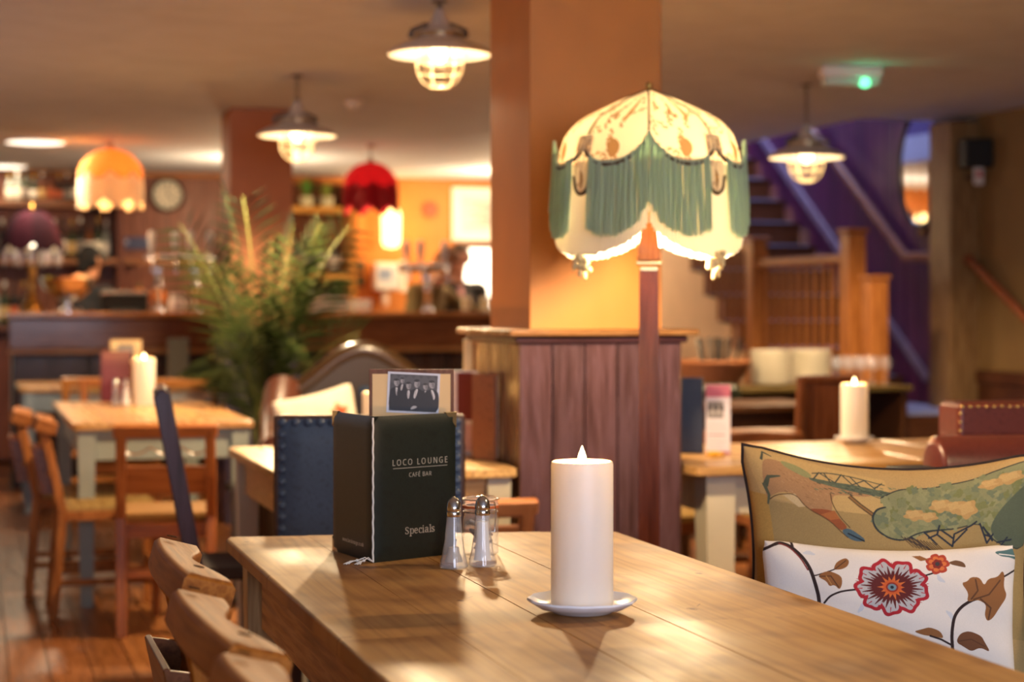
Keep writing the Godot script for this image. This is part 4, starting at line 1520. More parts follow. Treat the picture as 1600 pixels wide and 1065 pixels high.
func _tassel(tip: Vector3, m: Material, from: Vector3) -> MeshInstance3D:
	var s := S()
	var knot := from.lerp(tip, 0.6) + V(0, 0.004, 0)
	s.tube([from, from.lerp(knot, 0.5) + V(0, 0.008, 0.004), knot], 0.0011, 6)
	s.ball(knot, V(0.0035, 0.003, 0.0035), 8)
	for k in 9:
		s.tube([knot, knot.lerp(tip, 0.5) + V(0.003 * sin(k), 0.001, 0.003 * cos(k)), V(tip.x + 0.006 * sin(k * 1.9), 0.0018 + 0.001 * (k % 2), tip.z + 0.006 * cos(k * 1.9))], 0.0011, 5)
	var o := MeshInstance3D.new()
	o.name = "tassel"
	o.mesh = s.done()
	o.material_override = m
	return o


func pillow(t: Node3D, w: float, h: float, th: float, pinch: float, front: Material, back: Material, pipe: Material, sag := 0.0) -> void:  # stands on its lower edge, print towards +z
	var n := 29
	var edge := func(x: float, y: float) -> Vector2:
		var ox := x * w / 2 * (1.0 - pinch * (1 - y * y))
		var oy := y * h / 2 * (1.0 - pinch * 1.15 * (1 - x * x)) - sag * maxf(0.0, y) * (1 - x * x)
		var cut := 1.0 - 0.035 * smoothstep(0.8, 1.0, absf(x)) * smoothstep(0.8, 1.0, absf(y))
		return Vector2(ox * cut, oy * cut + h / 2)
	for side in [1, -1]:
		var rows := []
		for i in n:
			var y := sin((float(i) / (n - 1) * 2 - 1) * PI / 2)
			var row := PackedVector3Array()
			for j in n:
				var x := sin((float(j) / (n - 1) * 2 - 1) * PI / 2)
				var q: Vector2 = edge.call(x, y)
				var k := pow((1 - x * x) * (1 - y * y), 0.42)
				var wr := 0.005 * sin(x * 9 + y * 4) * sin(y * 7 - x * 3) * (1 - k * 0.5) * smoothstep(0.0, 0.25, k)
				row.append(V(q.x, q.y, side * (th / 2 * k + wr)))
			rows.append(row)
		var g := S().grid(rows, false, side < 0)
		for i in n:
			for j in n:
				var x := sin((float(j) / (n - 1) * 2 - 1) * PI / 2)
				var y := sin((float(i) / (n - 1) * 2 - 1) * PI / 2)
				g.t[i * n + j] = Vector2(x * 0.5 + 0.5, 0.5 - y * 0.5)
		part("front_panel" if side > 0 else "back_panel", g, front if side > 0 else back, t)
	if pipe:
		var path := []
		for c in [[-1, -1, 1, -1], [1, -1, 1, 1], [1, 1, -1, 1], [-1, 1, -1, -1]]:
			for i in 24:
				var q: Vector2 = edge.call(lerpf(c[0], c[2], i / 24.0), lerpf(c[1], c[3], i / 24.0))
				path.append(V(q.x, q.y, 0))
		path.append(path[0])
		part("piping", S().tube(path, 0.0048, 6, false), pipe, t)


func bench() -> void:
	var t := thing("bench_seat", "black leather bench along the right of the front table holding two cushions", "bench", gp(1.76, 0, 2.6))
	var blk := leather("120f10", 0.4)
	part("seat_cushion", S().box(V(0.0, 0.4, 0.0), V(0.62, 0.12, 2.4), 0.03), blk, t)
	part("base", S().box(V(0.02, 0.2, 0.0), V(0.56, 0.27, 2.36), 0.01), blk, t)
	part("backrest", S().box(V(0.4, 0.46, 0.0), V(0.17, 0.86, 2.6), 0.04), blk, t)
	part("arm", S().box(V(0.0, 0.31, -1.27), V(0.64, 0.5, 0.13), 0.04), blk, t)
	for sx in [-0.24, 0.38]:
		for sz in [-1.1, 1.1]:
			part("foot", S().taper(V(sx, 0, sz), V(sx, 0.07, sz), 0.04, 0.05), wood("2c1a10", "y"), t)
	# large tapestry cushion
	var im := Image.create(880, 808, false, Image.FORMAT_RGB8)
	im.fill(C("b0905c"))
	var P := func(l: Array) -> Array:
		var out := []
		for i in range(0, l.size(), 2):
			out.append(Vector2(-50 + l[i] * 0.723, -60 + l[i + 1] * 0.723))
		return out
	fill(im, P.call([60, 50, 640, 140, 700, 330, 120, 310]), C("bc9a60"))
	fill(im, P.call([120, 320, 1272, 330, 1272, 900, 120, 900]), C("a08452"))
	fill(im, P.call([140, 300, 160, 700, 100, 1100, 60, 300]), C("b48a44"))
	# a long tailed bird
	fill(im, P.call([150, 130, 235, 122, 330, 172, 440, 190, 600, 220, 560, 236, 430, 238, 414, 270, 412, 330, 360, 352, 300, 322, 262, 266, 200, 272, 160, 300, 138, 320, 134, 240]), C("a67c52"))
	for k in 60:
		var c := Vector2(100 + rng.randf() * 160, 50 + rng.randf() * 120)
		line(im, [c, c + Vector2(8, 5)], 2, C("8c6644") if k % 2 else C("b88e62"))
	fill(im, P.call([204, 282, 262, 268, 300, 322, 270, 330]), C("c8ac7c"))
	fill(im, P.call([296, 330, 412, 318, 440, 360, 474, 402, 438, 422, 392, 372]), C("94502c"))
	fill(im, P.call([360, 350, 420, 322, 440, 360, 400, 372]), C("aa6434"))
	fill(im, P.call([440, 420, 476, 400, 552, 458, 520, 470, 480, 462]), C("4c6068"))
	line(im, P.call([470, 430, 540, 464]), 5, C("20262c"))
	line(im, P.call([138, 330, 180, 290, 262, 266, 300, 326, 392, 372, 438, 422, 470, 452]), 3, C("5a4228"))
	line(im, P.call([412, 236, 414, 290, 440, 350, 480, 400]), 3, C("5a4228"))
	line(im, P.call([145, 140, 160, 100, 195, 112]), 9, C("4a4c3c"), 3)
	line(im, P.call([140, 260, 160, 215, 210, 198]), 16, C("50543f"), 5)
	line(im, P.call([135, 250, 150, 300, 140, 340]), 12, C("5a5c44"), 5)
	# leafy band and twig work
	fill(im, P.call([228, 118, 300, 126, 352, 160, 330, 182, 268, 158, 232, 140]), C("8e8a58"))
	fill(im, P.call([330, 172, 420, 176, 520, 178, 640, 200, 740, 220, 792, 262, 700, 244, 600, 226, 500, 214, 420, 200, 340, 188]), C("59604a"))
	for k in 70:
		var q: Vector2 = P.call([340 + rng.randf() * 400, 178 + rng.randf() * 56])[0]
		line(im, [q, q + Vector2(10, 3)], 2.5, C("3e4638") if k % 2 else C("6e7454"))
	for d in [[350, 180, 380, 140], [380, 140, 440, 180], [400, 136, 420, 180], [440, 178, 470, 132], [470, 132, 510, 180], [510, 178, 560, 150], [500, 134, 540, 186], [560, 150, 600, 190], [600, 186, 630, 160]]:
		line(im, P.call(d), 4, C("4a4a3c"))
	line(im, P.call([350, 150, 420, 132, 520, 138, 640, 168]), 3.5, C("4a4a3c"))
	# the tree
	line(im, P.call([490, 240, 530, 280, 592, 332]), 15, C("54402a"))
	line(im, P.call([490, 240, 530, 280, 592, 332]), 7, C("8a6438"))
	var tree: Array = P.call([620, 240, 700, 186, 820, 186, 900, 172, 1010, 158, 1100, 128, 1290, 100, 1290, 520, 1130, 470, 1090, 420, 1040, 366, 930, 394, 820, 400, 716, 452, 650, 444, 596, 402, 578, 346, 600, 298, 640, 282])
	line(im, tree, 8, C("343630"))
	fill(im, tree, C("84825a"))
	for k in 240:
		var q: Vector2 = P.call([600 + rng.randf() * 660, 140 + rng.randf() * 300])[0]
		if Geometry2D.is_point_in_polygon(q, PackedVector2Array(tree)):
			fill(im, blob(q, Vector2(18, 12) * rng.randf_range(0.5, 1.2), 0.2, 4, rng.randf() * 3), [C("8c8a60"), C("7a7c56"), C("757648"), C("6c7256")][k % 4])
	fill(im, P.call([1130, 320, 1200, 250, 1290, 180, 1290, 520, 1130, 470, 1090, 400]), C("545c48"))
	for d in [[760, 320, 44, 28], [820, 330, 40, 24], [870, 275, 46, 32], [930, 285, 40, 30], [985, 300, 44, 44], [1080, 190, 50, 24], [1160, 175, 62, 28]]:
		fill(im, blob(P.call([d[0], d[1]])[0], Vector2(d[2], d[3]) * 0.72, 0.16, 5), C("b48e56"))
		fill(im, blob(P.call([d[0] - 4, d[1] - 6])[0], Vector2(d[2], d[3]) * 0.5, 0.2, 4), C("c09c62"))
	line(im, P.call([640, 282, 600, 298, 578, 346, 596, 402, 650, 444, 716, 452, 760, 420, 820, 400, 930, 394]), 5, C("2e3434"))
	for d in [[716, 440, 790, 480], [740, 430, 830, 500], [800, 405, 860, 470], [870, 372, 860, 420], [860, 420, 930, 482], [880, 400, 930, 440], [930, 482, 936, 420], [936, 420, 1010, 380], [930, 470, 990, 400], [820, 440, 860, 420], [1010, 380, 1030, 364], [1045, 372, 1085, 470], [1060, 390, 1110, 460], [1085, 470, 1110, 430], [1070, 430, 1100, 440], [1130, 470, 1200, 462], [1150, 490, 1180, 450]]:
		line(im, P.call(d), 6, C("262c38"))
	for k in 12:
		var q: Vector2 = P.call([700 + k * 14, 430 + k * 3])[0]
		line(im, [q, q + Vector2(40, 40)], 3, C("54402a"))
	weave(im, 0.16)
	var c1 := far(1385, 480, 3.6)
	c1.y = 0.468
	var cu := thing("cushion", "large linen tapestry cushion with bird and tree print leaning on the bench arm", "cushion", c1, -0.03)
	pillow(cu, 0.62, 0.525, 0.17, 0.13, picture("tapestry", im, 0.95), cloth("6a5030"), cloth("2a1c18"), 0.012)
	for ch in cu.get_children():
		ch.rotation.x = -0.1
		ch.rotation.z = -0.03
	# white flowered cushion
	var fl := Image.create(1155, 870, false, Image.FORMAT_RGB8)
	fl.fill(C("e0d6cc"))
	var Q := func(l: Array) -> Array:
		var out := []
		for i in range(0, l.size(), 2):
			out.append(Vector2(-180 + l[i] * 1.085, -498 + l[i + 1] * 1.085))
		return out
	for k in 5:
		fill(fl, blob(Q.call([[360, 940, 560, 820, 900][k], [500, 770, 745, 590, 600][k]])[0], Vector2(26, 10), 0.2, 3, k), C("c8c8cc"))
	var stem := C("2c1a18")
	line(fl, Q.call([150, 520, 200, 480, 240, 466, 285, 476, 330, 520, 356, 570, 372, 640, 386, 716, 380, 900, 420, 1100]), 17, stem)
	line(fl, Q.call([235, 470, 280, 482, 322, 528, 346, 580]), 7, C("7a2c28"))
	line(fl, Q.call([296, 480, 292, 440]), 12, stem)
	line(fl, Q.call([404, 730, 430, 694, 480, 668, 560, 654]), 9, stem)
	line(fl, Q.call([366, 606, 390, 598, 440, 576, 470, 560]), 6, stem)
	var brown := C("8c5a30")
	var dk := C("5c3820")
	fill(fl, Q.call([452, 570, 470, 530, 510, 506, 524, 520, 516, 546, 490, 564]), brown)
	line(fl, Q.call([460, 566, 510, 520]), 5, dk)
	fill(fl, Q.call([384, 608, 410, 584, 440, 576, 484, 596, 486, 630, 472, 664, 452, 640, 430, 650, 420, 626]), brown)
	line(fl, Q.call([390, 606, 440, 600, 468, 650]), 6, dk)
	line(fl, Q.call([420, 600, 440, 640]), 4, C("b8844c"))
	# the large flower
	var cen: Vector2 = Q.call([695, 640])[0]
	for ring in 4:
		for k in 9:
			var a := TAU * k / 9 + 0.25
			var dir := Vector2(cos(a) * 1.16, sin(a) * 0.9)
			var pc := cen + dir * 92
			if ring == 0:
				fill(fl, blob(pc, Vector2(68, 56), 0.08, 5, a), C("a8202c"))
			elif ring == 1:
				fill(fl, blob(pc, Vector2(50, 38), 0.1, 5, a), C("b4b0b0"))
			elif ring == 2:
				for j in 5:
					var b := a + (j - 2) * 0.16
					var d2 := Vector2(cos(b) * 1.16, sin(b) * 0.9)
					line(fl, [cen + d2 * 40, cen + d2 * (98 + 24 * (j % 2))], 23, C("5c1c1c"), 3)
			else:
				for j in 3:
					var b := a + (j - 1) * 0.3
					var d2 := Vector2(cos(b) * 1.16, sin(b) * 0.9)
					line(fl, [cen + d2 * 118, cen + d2 * 146], 5, C("a8242c"), 2)
	for k in 14:
		var a := TAU * k / 14
		fill(fl, [cen + Vector2.from_angle(a - 0.22) * 36, cen + Vector2.from_angle(a) * (70 if k % 2 else 58), cen + Vector2.from_angle(a + 0.22) * 36], C("d06a30"))
	fill(fl, blob(cen, Vector2(40, 38)), C("c85a28"))
	fill(fl, blob(cen, Vector2(28, 26)), C("8c2c20"))
	fill(fl, blob(cen, Vector2(20, 18)), C("6c8490"))
	fill(fl, blob(cen, Vector2(8, 8)), C("1c2430"))
	# the small flower and its leaves
	line(fl, Q.call([838, 582, 868, 572, 890, 556]), 8, stem)
	var c2: Vector2 = Q.call([890, 528])[0]
	for k in 7:
		fill(fl, blob(c2 + Vector2.from_angle(TAU * k / 7) * 36, Vector2(21, 19), 0.05, 4), C("a83c28"))
	for k in 7:
		fill(fl, blob(c2 + Vector2.from_angle(TAU * k / 7) * 30, Vector2(13, 11)), C("cc6c38"))
	fill(fl, blob(c2, Vector2(24, 24), 0.1, 6), C("7c2420"))
	fill(fl, blob(c2, Vector2(11, 11)), C("3c3438"))
	fill(fl, Q.call([936, 522, 970, 512, 1002, 526, 1012, 552, 984, 544, 950, 534]), C("6c4a30"))
	fill(fl, Q.call([786, 488, 820, 486, 856, 506, 820, 512]), brown)
	# the branch of brown leaves at the right
	line(fl, Q.call([948, 930, 944, 860, 956, 780, 984, 736, 1030, 704, 1080, 690]), 15, stem)
	fill(fl, Q.call([988, 622, 1014, 616, 1030, 596, 1068, 600, 1088, 640, 1106, 608, 1150, 604, 1170, 576, 1182, 600, 1178, 650, 1196, 690, 1160, 740, 1130, 786, 1104, 800, 1092, 770, 1100, 724, 1060, 700, 1012, 712, 1020, 670]), brown)
	line(fl, Q.call([1030, 700, 1060, 660, 1050, 610]), 8, dk)
	line(fl, Q.call([1040, 700, 1110, 680, 1160, 620]), 8, dk)
	line(fl, Q.call([1070, 696, 1120, 740, 1110, 790]), 8, dk)
	fill(fl, Q.call([962, 894, 980, 856, 1020, 842, 1076, 864, 1090, 890, 1116, 936, 1070, 914, 1030, 934, 1000, 916]), C("6e4428"))
	line(fl, Q.call([970, 890, 1030, 880, 1090, 910]), 6, dk)
	fill(fl, Q.call([780, 850, 820, 838, 850, 828, 896, 846, 912, 880, 870, 872, 820, 866]), brown)
	line(fl, Q.call([850, 868, 900, 884, 944, 908]), 9, stem)
	fill(fl, Q.call([1126, 488, 1180, 484, 1240, 470, 1240, 540, 1200, 520, 1160, 512]), C("48686a"))
	line(fl, Q.call([1150, 500, 1200, 508, 1240, 520]), 6, C("e0d8cc"))
	line(fl, Q.call([1180, 604, 1230, 580]), 9, stem)
	weave(fl, 0.07)
	var c3 := far(1391, 480, 3.43)
	c3.y = 0.468
	var cw := thing("cushion", "white cushion with red flower and brown leaf embroidery in front of the tapestry cushion", "cushion", c3, -0.06)
	pillow(cw, 0.495, 0.355, 0.13, 0.055, picture("flowers", fl, 0.9), cloth("d8cec4"), null, 0.01)
	for ch in cw.get_children():
		ch.rotation.x = -0.16
		ch.rotation.z = -0.012


# ---------- things on and round the other tables ----------

func board_menu(label: String, at: Vector3, turn: float, w: float, h: float, th: float, m: Material, tilt := 0.0) -> Node3D:
	var t := thing("menu", label, "menu", at, turn)
	part("cover", S().box(V(0, h / 2, 0), V(w, h, th), 0.003, Basis(V(1, 0, 0), tilt)), m, t)
	part("page", S().box(V(0, h / 2, -th * 0.7), V(w - 0.01, h - 0.014, 0.003), 0.0, Basis(V(1, 0, 0), tilt)), plain("e8e0d0", 0.8), t)
	return t


func left_side_things() -> void:
	candle("lit white pillar candle on the grey-green table", on(225, 633, 0.7805), 0.054, 0.235, 0.14)
	board_menu("dark red menu standing on the grey-green table", on(181, 628, 0.7805), PHI + 0.1, 0.155, 0.265, 0.02, leather("5c1420", 0.45))
	var im := Image.create(128, 96, false, Image.FORMAT_RGB8)
	im.fill(C("d8bc8c"))
	im.fill_rect(Rect2i(30, 16, 68, 62), C("6a6460"))
	for k in 4:
		fill(im, blob(Vector2(40 + k * 16, 36), Vector2(6, 8)), C("b0a8a0"))
		fill(im, blob(Vector2(40 + k * 16, 62), Vector2(7, 16)), C("2c2a2c"))
	var pc := thing("photo_card", "small tan card with a dark photo, standing behind the red menu", "card", on(197, 624, 0.7805), 0.1)
	part("backing", S().box(V(0, 0.16, 0), V(0.17, 0.32, 0.006), 0.001), wood("8a6040", "y"), pc)
	var f := S()
	f.face([V(-0.08, 0.19, 0.004), V(0.08, 0.19, 0.004), V(0.08, 0.315, 0.004), V(-0.08, 0.315, 0.004)], [Vector2(0, 1), Vector2(1, 1), Vector2(1, 0), Vector2(0, 0)])
	part("photograph", f, picture("menb", im, 0.5), pc)
	shaker("glass pepper shaker by the red menu, beside the candle's left", on(181, 634, 0.7805), "6a5a4c", 0.07)
	shaker("glass salt shaker between the red menu and the candle", on(197, 634, 0.7805), "f0ece4", 0.086)
	shaker("glass salt shaker on the farthest table before the bar", gp(1.12, 0.7805, 11.6), "f0ece4", 0.086)
	board_menu("grey menu standing on the farthest table beside a salt shaker", gp(1.3, 0.7805, 11.7), PHI + 0.5, 0.16, 0.29, 0.02, leather("4a4640", 0.5))
	# small table's menus and candle
	board_menu("brown leather menu standing on the small table beside the pillar", on(757, 719, 0.7705), -0.75, 0.105, 0.285, 0.016, leather("8c5230", 0.3))
	var wm := board_menu("white menu with a dark red band on the small table", on(727, 711, 0.7705), -0.35, 0.09, 0.285, 0.008, plain("d8d0d4", 0.6))
	part("band", S().box(V(0.0, 0.2, 0.0052), V(0.055, 0.16, 0.002), 0.0), plain("6c1c18", 0.5), wm)
	part("print", S().box(V(0.0, 0.06, 0.0052), V(0.07, 0.09, 0.002), 0.0), plain("c8a0a4", 0.6), wm)
	var tall := board_menu("tall pale card standing behind the brown menu at the pillar", on(741, 706, 0.7705), PHI - 0.3, 0.075, 0.39, 0.012, plain("d8c49c", 0.6))
	part("holder", S().box(V(0, 0.03, 0), V(0.09, 0.06, 0.03), 0.004), wood("3a2a20", "x"), tall)
	candle("lit white pillar candle on the small table, mostly hidden by the photo card", on(589, 708, 0.7705), 0.05, 0.21, 0.08)
	# leather sofa and cushions at the palm's right
	var sp := far(568, 480, 8.1)
	sp.y = 0.0
	var s := thing("leather_armchair", "brown leather armchair with arched back beyond the small table", "armchair", sp, 0.12)
	var bl := leather("2c1e12", 0.42)
	var arch := PackedVector2Array([Vector2(-0.36, 0.35)])
	for i in 25:
		var q := float(i) / 24 * 2 - 1
		arch.append(Vector2(q * 0.36, 0.88 + 0.2 * pow(cos(q * PI / 2), 1.6)))
	arch.append(Vector2(0.36, 0.35))
	part("backrest", S().prism(arch, 0.12, 0.035), bl, s)
	var roll := []
	for i in 25:
		var q := float(i) / 24 * 2 - 1
		roll.append(V(q * 0.345, 0.88 + 0.195 * pow(cos(q * PI / 2), 1.6), 0.02))
	part("back_roll", S().tube(roll, 0.045, 10), leather("3a2816", 0.24), s)
	part("seat", S().box(V(0, 0.38, 0.38), V(0.62, 0.16, 0.66), 0.05), bl, s)
	part("base", S().box(V(0, 0.18, 0.36), V(0.7, 0.24, 0.62), 0.01), bl, s)
	for sx in [-1, 1]:
		part("arm", S().box(V(sx * 0.38, 0.42, 0.3), V(0.14, 0.5, 0.7), 0.06), bl, s)
		part("arm_roll", S().tube([V(sx * 0.38, 0.66, 0.68), V(sx * 0.38, 0.69, 0.4), V(sx * 0.375, 0.8, 0.16), V(sx * 0.36, 0.9, 0.02)], 0.085, 12), leather("5a3020", 0.3), s)
		for z in [0.08, 0.62]:
			part("foot", S().taper(V(sx * 0.33, 0, z), V(sx * 0.33, 0.07, z), 0.04, 0.05), wood("2c1a10", "y"), s)
	var k1 := Image.create(128, 128, false, Image.FORMAT_RGB8)
	k1.fill(C("e8dcc4"))
	for d in [[40, 50, 22], [84, 80, 26], [100, 30, 14], [30, 100, 16]]:
		fill(k1, blob(Vector2(d[0], d[1]), Vector2(d[2], d[2] * 0.7), 0.25, 5, 0.5), C("c8754c"))
		fill(k1, blob(Vector2(d[0], d[1]), Vector2(d[2], d[2]) * 0.4, 0.2, 5), C("9c4428"))
	var ca := thing("cushion", "cream cushion with orange flowers on the arched brown armchair", "cushion", sp + V(-0.1, 0.47, 0.36), 0.3)
	ca.rotation.z = 0.22
	pillow(ca, 0.36, 0.45, 0.14, 0.06, picture("orangeflower", k1, 0.9), cloth("d8ccb4"), null)
	var cb := thing("cushion", "dark navy cushion beside the cream one on the arched brown armchair", "cushion", sp + V(0.15, 0.47, 0.22), -0.1)
	pillow(cb, 0.32, 0.46, 0.14, 0.06, cloth("1c2c44"), cloth("1c2c44"), null)
	palm()


func palm() -> void:
	var c := far(414, 480, 9.3)
	c.y = 0.0
	var t := thing("potted_palm", "tall green palm with arching feathery fronds in front of the far pillar", "plant", c, 0.0)
	part("pot", S().lathe(V2([0.0, 0.0, 0.14, 0.0, 0.15, 0.01, 0.19, 0.32, 0.2, 0.33, 0.2, 0.36, 0.18, 0.36, 0.175, 0.33]), 28), plain("1c1a1a", 0.4), t)
	part("soil", S().lathe(V2([0.178, 0.325, 0.1, 0.335, 0.0, 0.34]), 20), plain("2a1c12", 0.95), t)
	var greens := [cloth("263014", 0.1), cloth("303a1a", 0.1), cloth("1e2812", 0.08), cloth("3c4620", 0.12)]
	var stalk := plain("6a7038", 0.5)
	# each frond: reach to the right, towards us, height of its tip, sag
	var list := [[-0.42, 0.15, 1.7, 0.05], [-0.25, -0.2, 1.9, 0.04], [-0.1, 0.1, 1.84, 0.04], [0.3, 0.1, 1.7, 0.1], [0.42, -0.2, 1.7, 0.14], [-0.2, 0.1, 1.5, 0.1], [0.2, 0.35, 1.6, 0.08], [-0.25, 0.35, 1.55, 0.12], [0.52, 0.3, 1.14, 0.22], [-0.3, -0.3, 1.02, 0.2], [0.1, -0.4, 1.72, 0.08], [-0.1, 0.5, 1.05, 0.2], [0.3, 0.5, 1.0, 0.24], [0.05, 0.5, 1.3, 0.14], [0.02, -0.1, 1.62, 0.05], [-0.34, -0.2, 1.02, 0.22], [0.56, 0.0, 0.98, 0.28], [0.36, 0.2, 1.42, 0.12], [-0.06, 0.35, 1.45, 0.1], [0.16, 0.4, 1.38, 0.1], [0.0, 0.45, 1.18, 0.14], [0.24, 0.3, 1.5, 0.1], [0.1, -0.2, 1.55, 0.08], [-0.16, 0.2, 1.35, 0.12]]
	for k in list.size():
		var d: Array = list[k]
		var a := V(0.03 * sin(k * 2.4), 0.33, 0.03 * cos(k * 2.4))
		var tip := V(d[0], d[2], d[1])
		var mid := V(d[0] * 0.22, lerpf(0.33, d[2], 0.62) + d[3], d[1] * 0.22)
		var rib := []
		for i in 15:
			var s := float(i) / 14
			rib.append(a.lerp(mid, s).lerp(mid.lerp(tip, s), s))
		var fr := part("frond", S().tube(rib, range(15).map(func(i): return lerpf(0.008, 0.002, i / 14.0)), 5), stalk, t)
		var lf := S()
		for i in range(4, 22):
			var s := i / 22.0
			if s < 0.3:
				continue
			var p: Vector3 = a.lerp(mid, s).lerp(mid.lerp(tip, s), s)
			var fwd: Vector3 = (mid - a).lerp(tip - mid, s).normalized()
			var side := fwd.cross(V(sin(k * 1.7) * 0.5, 0.4, cos(k * 1.7))).normalized()
			var ln := 0.23 * sin(PI * clampf((s - 0.22) / 0.86, 0.0, 1.0)) + 0.07
			for sg in [-1.0, 1.0]:
				var dir: Vector3 = (side * sg * 0.9 + fwd * 0.62 + V(0, 0.1 + 0.1 * rng.randf(), 0)).normalized()
				var e := p + dir * ln + V(0, -0.28 * ln * ln / 0.3, 0)
				var m := p.lerp(e, 0.45) + V(0, 0.02, 0)
				var ac := dir.cross(V(0, 1, 0.2)).normalized() * 0.006
				var up := V(0, 0.004, 0)
				lf.face([p, m - ac - up, e, m])
				lf.face([p, m, e, m + ac - up])
		part("leaflets", lf, greens[k % 4], fr)


func right_side_things() -> void:
	candle("lit white pillar candle on the cream legged right table", on(1335, 692, 0.7505), 0.052, 0.215, 0.14, 0.075)
	board_menu("navy blue menu standing at the left end of the right table", on(1080, 708, 0.7505), -0.15, 0.088, 0.27, 0.016, leather("14203c", 0.4))
	var im := Image.create(128, 340, false, Image.FORMAT_RGB8)
	im.fill(C("e8e0e4"))
	im.fill_rect(Rect2i(0, 0, 128, 60), C("cc6c80"))
	im.fill_rect(Rect2i(8, 80, 84, 84), C("8a8480"))
	for k in 5:
		fill(im, blob(Vector2(20 + k * 16, 112 + (k % 2) * 18), Vector2(11, 16), 0.2, 3), [C("3c3836"), C("b8b0a8")][k % 2])
	for k in 6:
		line(im, [Vector2(10, 184 + k * 9), Vector2(90 + (k * 37) % 30, 184 + k * 9)], 2, C("b8a8ac"))
	line(im, [Vector2(10, 246), Vector2(100, 246)], 6, C("c0707c"))
	for k in 7:
		line(im, [Vector2(10, 262 + k * 9), Vector2(84 + (k * 29) % 36, 262 + k * 9)], 2, C("c0b0b4"))
	im.fill_rect(Rect2i(0, 326, 128, 14), C("d08090"))
	var t := thing("menu", "pink and white leaflet with a small photo, standing on the right table", "menu", on(1122, 709, 0.7505), -0.12)
	var s := S()
	s.face([V(-0.043, 0.0, 0.003), V(0.043, 0.0, 0.003), V(0.043, 0.245, 0.003), V(-0.043, 0.245, 0.003)], [Vector2(0, 1), Vector2(1, 1), Vector2(1, 0), Vector2(0, 0)])
	part("printed_page", s, picture("leaflet", im, 0.6), t)
	part("card", S().box(V(0, 0.123, 0), V(0.087, 0.246, 0.004), 0.001), plain("d8ccd0", 0.7), t)
	single("lemon_wedge", S().ball(V(0, 0.009, 0), V(0.03, 0.01, 0.016), 12).ball(V(0.022, 0.008, 0.012), V(0.016, 0.008, 0.012), 10), plain("d8a020", 0.5), "small yellow wedge lying below the pink leaflet on the right table", "food", on(1115, 713, 0.7505), 0.3)
	# brown leather armchair
	var ac := far(1540, 480, 4.85)
	ac.y = 0.0
	var a := thing("leather_armchair", "brown leather armchair with brass nails behind the tapestry cushion", "armchair", ac, PHI - 0.15)
	var lt := leather("6a3228", 0.28)
	part("arm", S().tube([V(-0.155, 0.825, 0), V(-0.15, 0.825, 0), V(-0.14, 0.825, 0), V(0.46, 0.825, 0)], [0.02, 0.075, 0.1, 0.1], 24).box(V(0.16, 0.62, 0.0), V(0.6, 0.4, 0.17), 0.02), lt, a)
	part("arm_base", S().box(V(0.16, 0.24, 0.0), V(0.58, 0.4, 0.16), 0.01), lt, a)
	part("backrest", S().box(V(0.285, 0.66, -0.28), V(0.56, 0.68, 0.16), 0.015), lt, a)
	part("seat", S().box(V(0.2, 0.38, -0.16), V(0.56, 0.16, 0.2), 0.04), lt, a)
	for sx in [-0.16, 0.36]:
		for sz in [-0.3, 0.04]:
			part("foot", S().taper(V(sx, 0, sz), V(sx, 0.05, sz), 0.04, 0.045), wood("2c1a10", "y"), a)
	var nail := S().ball(Vector3.ZERO, V(0.0055, 0.0055, 0.004), 8).done()
	var brass := plain("e0b870", 0.25, 1.0)
	for k in 24:
		part("nail", nail, brass, a).position = V(0.017 + k * 0.0233, 0.99, -0.198)
	for k in 5:
		part("nail", nail, brass, a).position = V(0.011, 0.97 - k * 0.024, -0.2)
	# serving station with basket, plates and glasses
	var st := thing("serving_station", "dark wooden serving station holding plates and glasses in front of the stairs", "sideboard", gp(4.42, 0, 9.15))
	var dk := wood("4a2e1c", "x", 0.4)
	part("top", S().box(V(0, 0.82, 0), V(1.24, 0.03, 0.5), 0.006), wood("6a5a34", "x", 0.35), st)
	part("shelf", S().box(V(0, 0.42, 0), V(1.14, 0.025, 0.44), 0.004), dk, st)
	for sx in [-1, 1]:
		part("side_panel", S().box(V(sx * 0.58, 0.4, 0), V(0.03, 0.8, 0.46), 0.004), dk, st)
	part("back_panel", S().box(V(0, 0.4, -0.22), V(1.14, 0.8, 0.015), 0.0), dk, st)
	var bp := gp(3.93, 0.836, 9.15)
	var bs := thing("wicker_basket", "brown wicker basket at the left of the serving station", "basket", bp)
	var wv := S()
	for k in 9:
		var y := 0.01 + k * 0.014
		var r := 0.13 + 0.075 * pow(k / 8.0, 0.8)
		wv.tube(range(33).map(func(i): return V(sin(TAU * i / 32) * (r + 0.004 * (1 if (i + k) % 2 else -1)), y, cos(TAU * i / 32) * (r + 0.004 * (1 if (i + k) % 2 else -1)))), 0.0085, 6, false)
	part("weave", wv, plain("7a4422", 0.7), bs)
	part("lining", S().lathe(V2([0.0, 0.004, 0.125, 0.004, 0.195, 0.12]), 28), plain("4a2816", 0.8), bs)
	part("rim", S().tube(range(33).map(func(i): return V(sin(TAU * i / 32) * 0.208, 0.132, cos(TAU * i / 32) * 0.208)), 0.012, 8, false), plain("8a5028", 0.65), bs)
	# cutlery jar in the basket
	var cj := thing("cutlery_bundle", "bundle of dark handled cutlery standing in the wicker basket", "cutlery", bp + V(0.03, 0.01, 0.0))
	for k in 14:
		var q := V(sin(k * 2.4), 0, cos(k * 2.4)) * (0.02 + 0.005 * k)
		part("fork" if k % 2 else "knife", S().box(V(0, 0.12, 0), V(0.014, 0.2, 0.005), 0.002).box(V(0, 0.235, 0), V(0.018, 0.05, 0.003), 0.001), plain(["8a8078", "5a5048"][k % 2], 0.35, 0.8), cj).transform = Transform3D(Basis.from_euler(V(q.z * 3, 0, -q.x * 3)), q)
